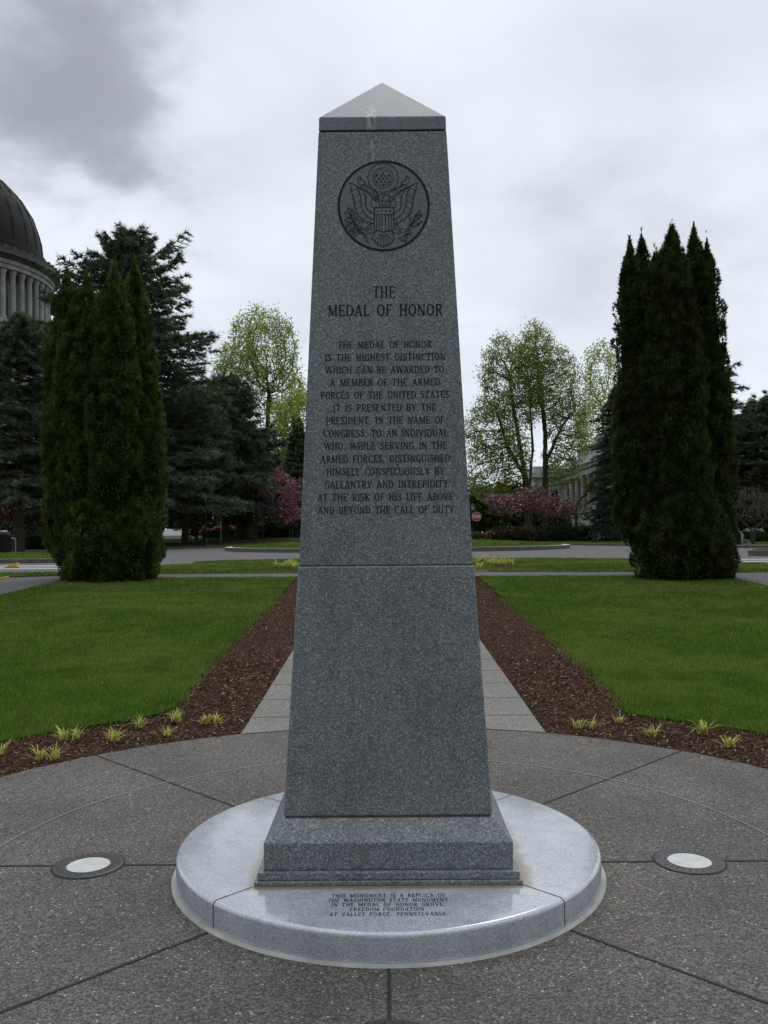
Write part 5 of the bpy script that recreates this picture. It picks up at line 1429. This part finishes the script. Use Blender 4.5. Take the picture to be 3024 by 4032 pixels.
broadleaf('cherry_tree', tree_at(1152, 94), 'wide mauve blossoming cherry right of the stop sign',
          [[(0, 0, 0), (0, 0, 1.4)], [(0, 0, 1.2), (-1.6, 0, 2.2), (-3.0, 0, 3.0)], [(0, 0, 1.2), (1.5, 0, 2.2), (2.8, 0, 3.0)], [(0, 0, 1.3), (-.2, .5, 2.8)]],
          [(-2.2, 0, 3.9, 3.0, 2.4, 1.3), (1.8, 0, 3.7, 3.0, 2.4, 1.2), (-.1, 0, 4.7, 2.0, 2, 1.3), (-4.0, 0, 4.4, 1.6, 1.6, .9), (.4, 0, 5.6, .9, 1, .5)], M['mauve'], M['bark'], 45, natt=1200, step=.34, leaf=.12, nleaf=9, spread=.36, r_tip=.016)
broadleaf('cherry_tree', tree_at(1627, 60), 'nearly bare brown cherry at the right edge behind the arborvitae',
          [[(0, 0, 0), (0, 0, 1.0)], [(0, 0, .9), (.9, 0, 1.8)], [(0, 0, .9), (-1.0, 0, 1.8)]],
          [(-.4, 0, 2.7, 2.0, 2, 1.2), (1.2, 0, 2.6, 1.8, 1.6, 1.0)], M['twigs'], M['bark_grey'], 46, natt=700, step=.22, leaf=.055, nleaf=5, spread=.2, r_tip=.010)


# shrubs and hedges
def shrub(name, loc, label, lobes, mat, seed, leaf=.10, n=1500, flowers=None, group=None, cat='shrub'):
    rng = np.random.default_rng(seed); t = empty(name, loc, label, cat, group)
    st = MB()
    for (x, y, z, rx, ry, rz) in lobes:
        for k in range(4): st.tube([(x + rng.normal(0, .1), y + rng.normal(0, .1), -.15), (x + rng.uniform(-.6, .6) * rx, y + rng.uniform(-.5, .5) * ry, z + rz * .4)], [.03, .012], 5)
    st.build('stems', M['bark'], t)
    V = []; fl = []
    for (x, y, z, rx, ry, rz) in lobes:
        d = unit(rng.normal(0, 1, (n, 3))); r = (.45 + .55 * rng.random(n)) ** .5 * (1 + .13 * np.sin(6 * d[:, 0] + 3 * d[:, 2] + x) + .1 * np.sin(9 * d[:, 1] + 5 * d[:, 0]))
        P = np.array([x, y, z]) + d * r[:, None] * np.array([rx, ry, rz]); P = P[P[:, 2] > -.1]; V.append(leaves(P, leaf, rng))
        if flowers:
            k = (P[:, 2] > z + flowers[1] * rz) & (rng.random(len(P)) < flowers[2]); c = P[k]
            fl.append(leaves(np.repeat(c, 5, 0) * 1.0 + rng.normal(0, .07, (len(c) * 5, 3)) + np.array([0, -.05, .05]), leaf * .85, rng))
    V = np.concatenate(V); np_mesh('foliage', V, quads(V), mat, t)
    if flowers:
        V = np.concatenate(fl); np_mesh('flowers', V, quads(V), flowers[0], t)
    return t


def hedge(name, p0, p1, h, d, label, mat, seed, leaf=.11, flowers=None, n=9000, cat='hedge'):
    rng = np.random.default_rng(seed); p0 = np.array(p0, float); p1 = np.array(p1, float); L = np.linalg.norm(p1 - p0); c = (p0 + p1) / 2
    t = empty(name, (c[0], c[1], float(HF(c[0], c[1])) - .01), label, cat, rz=math.atan2((p1 - p0)[1], (p1 - p0)[0]))
    x = (rng.random(n) - .5) * L; y = (rng.random(n) - .5) * d; z = rng.random(n) ** .6 * h * (.85 + .12 * np.sin(x * 1.7 + seed) + .08 * np.sin(x * 4.1))
    V = leaves(np.stack([x, y, z], 1), leaf, rng); np_mesh('foliage', V, quads(V), mat, t)
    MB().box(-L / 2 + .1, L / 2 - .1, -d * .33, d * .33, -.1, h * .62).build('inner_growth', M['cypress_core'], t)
    if flowers:
        k = (z > h * flowers[1]) & (rng.random(n) < flowers[2]); q = np.repeat(np.stack([x, y, z], 1)[k], 3, 0); q = q + rng.normal(0, .06, q.shape) + np.array([0, -.04, .06]); V = leaves(q, leaf * .8, rng); np_mesh('flowers', V, quads(V), flowers[0], t)
    return t


a, b = PZ(14, 1180, 72), PZ(130, 1180, 72)
hedge('hedge', (a[0], a[1]), (b[0], b[1]), 1.0, 1.2, 'low green clipped hedge behind the litter bin', M['hedge'], 51)
a, b = PZ(438, 1165, 100), PZ(546, 1165, 100)
hedge('azalea_hedge', (a[0], a[1]), (b[0], b[1]), 1.35, 1.6, 'clipped hedge topped with red and pink azalea flowers under the cedars', M['shrub'], 52, flowers=(M['redflower'], .62, .35))
a, b = PZ(548, 1165, 104), PZ(660, 1165, 104)
hedge('hedge', (a[0], a[1]), (b[0], b[1]), 1.9, 2.0, 'dark hedge behind the pink cherry trunk', M['shrub'], 53, leaf=.16)
a, b = PZ(985, 1160, 88), PZ(1058, 1160, 88)
hedge('hedge', (a[0], a[1]), (b[0], b[1]), 1.25, 1.6, 'brown clipped hedge below the stop sign', M['brown_hedge'], 54)
a, b = PZ(1612, 1166, 76), PZ(1720, 1166, 76)
hedge('hedge', (a[0], a[1]), (b[0], b[1]), .95, 1.2, 'green hedge dotted with white blooms at far right', M['hedge'], 55, flowers=(M['sign_white'], .8, .05))
for i, (dx, Z, w, h, lb) in enumerate([(1066, 92, 1.2, 1.0, 'orange flowering azalea nearest the stop sign'), (1104, 93, 1.4, 1.15, 'orange flowering azalea in the middle, left of the mauve cherry trunk'), (1131, 91, 1.2, 1.2, 'orange flowering azalea touching the mauve cherry trunk')]):
    shrub('azalea_shrub', at(dx, Z), lb, [(0, 0, h * .62, w, .9, h * .75)], M['shrub'], 60 + i, flowers=(M['orange'], .25, .022 if i else .014), group='orange azaleas under the mauve cherry')
for i, (dx, Z, w, h, lb) in enumerate([(1190, 97, 1.7, 1.3, 'dark rounded shrub right of the mauve cherry trunk'), (1225, 96, 1.8, 1.5, 'dark shrub midway between the mauve cherry and the lamp post'), (1258, 95, 1.5, 1.4, 'dark shrub just left of the lamp post'), (1306, 90, 1.6, 1.3, 'dark shrub right of the lamp post'),
                                         (1150, 99, 1.8, 1.2, 'dark low shrub behind the mauve cherry trunk'), (1352, 86, 1.6, 1.5, 'dark shrub behind the grey signpost'), (1092, 98, 2.2, 1.3, 'dark shrub behind the orange azaleas')]):
    shrub('dark_shrub', at(dx, Z), lb, [(0, 0, h * .6, w, 1.1, h * .8), (w * .5, .3, h * .5, w * .7, 1, h * .6)], M['shrub'], 70 + i, n=1100, group='dark shrubs across the road at right')
shrub('dark_shrub', at(128, 66.5), 'dark shrub beside the parked car at left', [(0, 0, .8, 1.0, .9, .9)], M['shrub'], 80, n=900)
for i, (dx, Z, H, lb) in enumerate([(394, 92, 3.6, 'young sparse conifer beside the sloped white stone')]):
    conifer('young_conifer', at(dx, Z), lb, H, [(0, 1.1), (.3, 1.0), (.7, .5), (1, .05)], M['cedar_blue'], 90 + i, nbr=46, spray=.22, bare=.1)


# ------------------------------------------------------------------ street furniture
def lamp_post(loc, H, label):
    t = empty('street_lamp', loc, label, 'lamp post', 'black lantern lamp posts')
    MB().lathe([(.26, -.05), (.26, .18), (.17, .25), (.15, .75), (.09, .85), (.07, 1.0)], 14, cap0=True).build('base', M['black_metal'], t, smooth_=True)
    MB().tube([(0, 0, .95), (0, 0, H - .85)], [.068, .05], 10).build('pole', M['black_metal'], t)
    ln = MB().lathe([(.05, H - .86), (.14, H - .8), (.15, H - .74)], 8, cap0=True, cap1=True).build('lantern', M['black_metal'], t)
    MB().lathe([(.145, H - .74), (.25, H - .28)], 8).build('glass', M['lamp_glass'], ln)
    fr = MB()
    for k in range(8):
        a = 2 * math.pi * k / 8; fr.tube([(.15 * math.cos(a), .15 * math.sin(a), H - .74), (.256 * math.cos(a), .256 * math.sin(a), H - .28)], .012, 4)
    fr.build('frame', M['black_metal'], ln)
    MB().lathe([(.30, H - .29), (.28, H - .24), (.12, H - .08), (.05, H - .05), (.03, H), (.005, H + .05)], 8, cap0=True).build('cap', M['black_metal'], ln)
    return t


p = PZ(1285, 1176, 82); lamp_post((p[0], p[1], float(HF(p[0], p[1])) - .01), size(89, 82) - .05, 'black lantern lamp post among shrubs left of the right arborvitae')
p = PZ(1022, 1168, 90); lamp_post((p[0], p[1], float(HF(p[0], p[1])) - .01), size(86, 90) - .05, 'black lantern lamp post half hidden behind the stop sign')
p = PZ(443, 1172, 74); t = empty('lamp_column', (p[0], p[1], float(HF(p[0], p[1])) - .01), 'dark slender post with flared foot beside the small dim cherry', 'post')
MB().tube([(0, 0, 0), (0, 0, 5.2)], [.10, .07], 10).build('pole', M['black_metal'], t); MB().lathe([(.45, -.05), (.42, .06), (.2, .16), (.12, .7)], 14, cap0=True).build('foot', M['black_metal'], t)
p = PZ(453, 1168, 80); t = empty('signpost', (p[0], p[1], float(HF(p[0], p[1])) - .01), 'thin dark post between the lamp column and the grey signpost', 'post')
MB().tube([(0, 0, -.05), (0, 0, 2.9)], .04, 8).build('pole', M['black_metal'], t); MB().box(-.16, .16, -.05, -.03, 2.2, 2.85).build('plate', M['banner'], t)
p = PZ(477, 1166, 84); t = empty('signpost', (p[0], p[1], float(HF(p[0], p[1])) - .01), 'grey post with small white tag in front of the azalea hedge', 'post')
MB().tube([(0, 0, -.05), (0, 0, 3.0)], .045, 8).build('pole', M['grey_metal'], t); MB().box(-.1, .1, -.07, -.05, 1.5, 1.95).build('tag', M['sign_white'], t)
p = PZ(568, 1172, 80); t = empty('banner_post', (p[0], p[1], float(HF(p[0], p[1])) - .01), 'thin post with narrow dark banner beside the pink cherry trunk', 'post')
MB().tube([(0, 0, -.05), (0, 0, 3.9)], .045, 8).build('pole', M['black_metal'], t); MB().box(-.46, -.05, -.02, .02, 2.3, 3.8).build('banner', M['banner'], t)
p = PZ(1343, 1177, 64); t = empty('signpost', (p[0], p[1], float(HF(p[0], p[1])) - .01), 'bare grey signpost at the kerb left of the right arborvitae', 'post')
MB().tube([(0, 0, -.05), (0, 0, 1.65)], .045, 8).build('pole', M['grey_metal'], t); MB().lathe([(.05, 1.65), (.03, 1.69)], 8, cap1=True).build('cap', M['grey_metal'], t)

# stop sign
Zs = 70.5; c = PZ(1029.2, 1115.8, Zs)
t = empty('stop_sign', (c[0], c[1], .72), 'red octagonal stop sign right beside the obelisk edge', 'sign')
hz_ = c[2] - .72; ap = .365
MB().tube([(0, .04, -.1), (0, .04, hz_ + .3)], .028, 8).build('post', M['black_metal'], t)


def octagon(r, y0, y1, z): return [(r / math.cos(math.pi / 8) * math.cos(math.pi / 8 + k * math.pi / 4), yy, z + r / math.cos(math.pi / 8) * math.sin(math.pi / 8 + k * math.pi / 4)) for yy in (y0, y1) for k in range(8)]


OF = [tuple(range(8)), tuple(reversed(range(8, 16)))] + [(k, (k + 1) % 8, 8 + (k + 1) % 8, 8 + k) for k in range(8)]
pn = MB().add(octagon(ap, -.012, .004, hz_), OF).build('panel', M['sign_white'], t)
MB().add(octagon(ap * .935, -.015, -.0125, hz_), OF).build('red_face', M['red_sign'], pn)
V, F, w = text_2d('STOP', track=.16, sans=True); sx = .60 / w; hh = .255
MB().add([(-.30 + a * sx, -.018, hz_ - hh / 2 + b * hh) for a, b in V], F).build('lettering', M['sign_white'], pn)


def litter_bin(loc, label, r=.34, h=1.05):
    t = empty('litter_bin', loc, label, 'bin')
    MB().lathe([(r * .9, 0), (r, .04), (r, h * .78), (r * 1.06, h * .79), (r * 1.06, h * .83)], 28, cap0=True).build('body', M['black_metal'], t)
    sl_ = MB()
    for k in range(28):
        a = 2 * math.pi * k / 28; sl_.box(r * 1.005 * math.cos(a) - .012, r * 1.005 * math.cos(a) + .012, r * 1.005 * math.sin(a) - .012, r * 1.005 * math.sin(a) + .012, .08, h * .76)
    sl_.build('slats', M['black_metal'], t)
    MB().lathe([(r * 1.06, h * .83), (r * .95, h * .93), (r * .6, h * .99), (r * .25, h * 1.0)], 28, cap1=True).build('lid', M['black_metal'], t, smooth_=True)
    MB().lathe([(r * .52, h * 1.0), (r * .5, h * 1.025), (r * .1, h * 1.04)], 20, cap0=True, cap1=True).build('lid_plate', M['sign_white'] if 'left' in label else M['grey_metal'], t)
    return t


p = G(8, 1201); litter_bin((p[0], p[1], .75), 'black slatted litter bin with pale lid on the left verge', .35, 1.16)
p = G(1592, 1181.5); litter_bin((p[0], p[1], .735), 'dark domed litter bin peeking from behind the right arborvitae', .24, .9)


def hoop(loc, h, w, label, rz=0):
    t = tag(MB().tube([(-w, 0, -.05), (-w, 0, h - .12), (-w * .8, 0, h - .03), (-w * .3, 0, h), (w * .3, 0, h), (w * .8, 0, h - .03), (w, 0, h - .12), (w, 0, -.05)], .028, 8).build('bike_rack', M['grey_metal'], smooth_=True), label, 'bike rack')
    t.location = loc; t.rotation_euler = (0, 0, rz)


p = G(17, 1200); hoop((p[0] - .05, p[1] + .55, .75), .80, .24, 'silver hoop bike rack beside the left litter bin')
p = G(1602, 1181); hoop((p[0], p[1], .735), .30, .12, 'small grey hoop rack beside the dark domed bin', .3)
p = G(1609, 1181); t = empty('low_bench', (p[0], p[1], .735), 'small grey low bench below the bare cherry at right', 'bench')
MB().box(-.28, .28, -.15, .15, .26, .31).build('seat', M['grey_metal'], t); [MB().box(x - .03, x + .03, -.13, .13, -.02, .26).build('leg', M['grey_metal'], t) for x in (-.22, .22)]

# painted kerb ramps
for (dx, dy, L, h, lb) in ((25, 1226, .20, .15, 'yellow painted kerb wedge below the left verge'), (1, 1250.5, .16, .06, 'yellow painted kerb tip at the left edge of the photo'), (405, 1221.5, .10, .04, 'yellow kerb tip at the end of the ramp path beside the left arborvitae')):
    p = G(dx, dy); o = MB().add([(-L, -.12, 0), (L, -.12, 0), (L, .14, 0), (-L, .14, 0), (L * .2, -.12, h * .8), (L, -.12, h), (L, .14, h), (L * .2, .14, h * .8)],
                                [(3, 2, 1, 0), (4, 5, 6, 7), (0, 1, 5, 4), (1, 2, 6, 5), (2, 3, 7, 6), (0, 4, 7, 3)]).build('kerb_ramp', M['yellow_paint'], bevel=.015)
    o.location = (p[0], p[1], T(p[1])); tag(o, lb, 'kerb wedge', 'yellow painted kerb ends')

# dark car half hidden behind the left arborvitae, a low fence behind it
p = G(108, 1188.2)
car = empty('parked_car', (p[0] + 1.9, p[1] + .3, .6), 'dark car parked across the road, half hidden by the left arborvitae', 'car', rz=0)
prof = [(-2.1, .35), (-2.15, .62), (-2.0, .80), (-1.25, .90), (-.75, 1.30), (-.2, 1.42), (.7, 1.40), (1.35, 1.05), (2.0, .95), (2.15, .7), (2.1, .35)]
MB().add([(x, -.86, z) for x, z in prof] + [(x, .86, z) for x, z in prof], [tuple(range(11)), tuple(reversed(range(11, 22)))] + [(i, (i + 1) % 11, 11 + (i + 1) % 11, 11 + i) for i in range(11)]).build('body', M['car_paint'], car, bevel=.06)
for sy in (-.868, .868):
    MB().add([(-.70, sy, .94), (.98, sy, .96), (.62, sy, 1.33), (-.18, sy, 1.35), (-.55, sy, 1.22)], [(0, 1, 2, 3, 4)]).build('window', M['window'], car)
    for x in (-1.3, 1.35):
        w = MB().add([(x + .33 * math.cos(2 * math.pi * k / 20), sy * .9 + yy, .33 + .33 * math.sin(2 * math.pi * k / 20)) for yy in (-.1, .1) for k in range(20)], [tuple(range(20)), tuple(reversed(range(20, 40)))] + [(k, (k + 1) % 20, 20 + (k + 1) % 20, 20 + k) for k in range(20)]).build('wheel', M['tyre'], car)
        MB().add([(x + .2 * math.cos(2 * math.pi * k / 16), sy * .9 + (.102 if sy > 0 else -.102), .33 + .2 * math.sin(2 * math.pi * k / 16)) for k in range(16)], [tuple(range(16))]).build('rim', M['grey_metal'], w)
a, b = PZ(-40, 1170, 80), PZ(150, 1170, 80)
fn = empty('railing_fence', (a[0], a[1], .72), 'dark low railing behind the hedge at left', 'fence'); LX = b[0] - a[0]
for z in (.45, 1.0, 1.45): MB().box(0, LX, -.02, .02, z, z + .05).build('rail', M['fence'], fn)
for k in range(9): MB().box(LX * k / 8 - .04, LX * k / 8 + .04, -.04, .04, -.1, 1.5).build('post', M['fence'], fn)
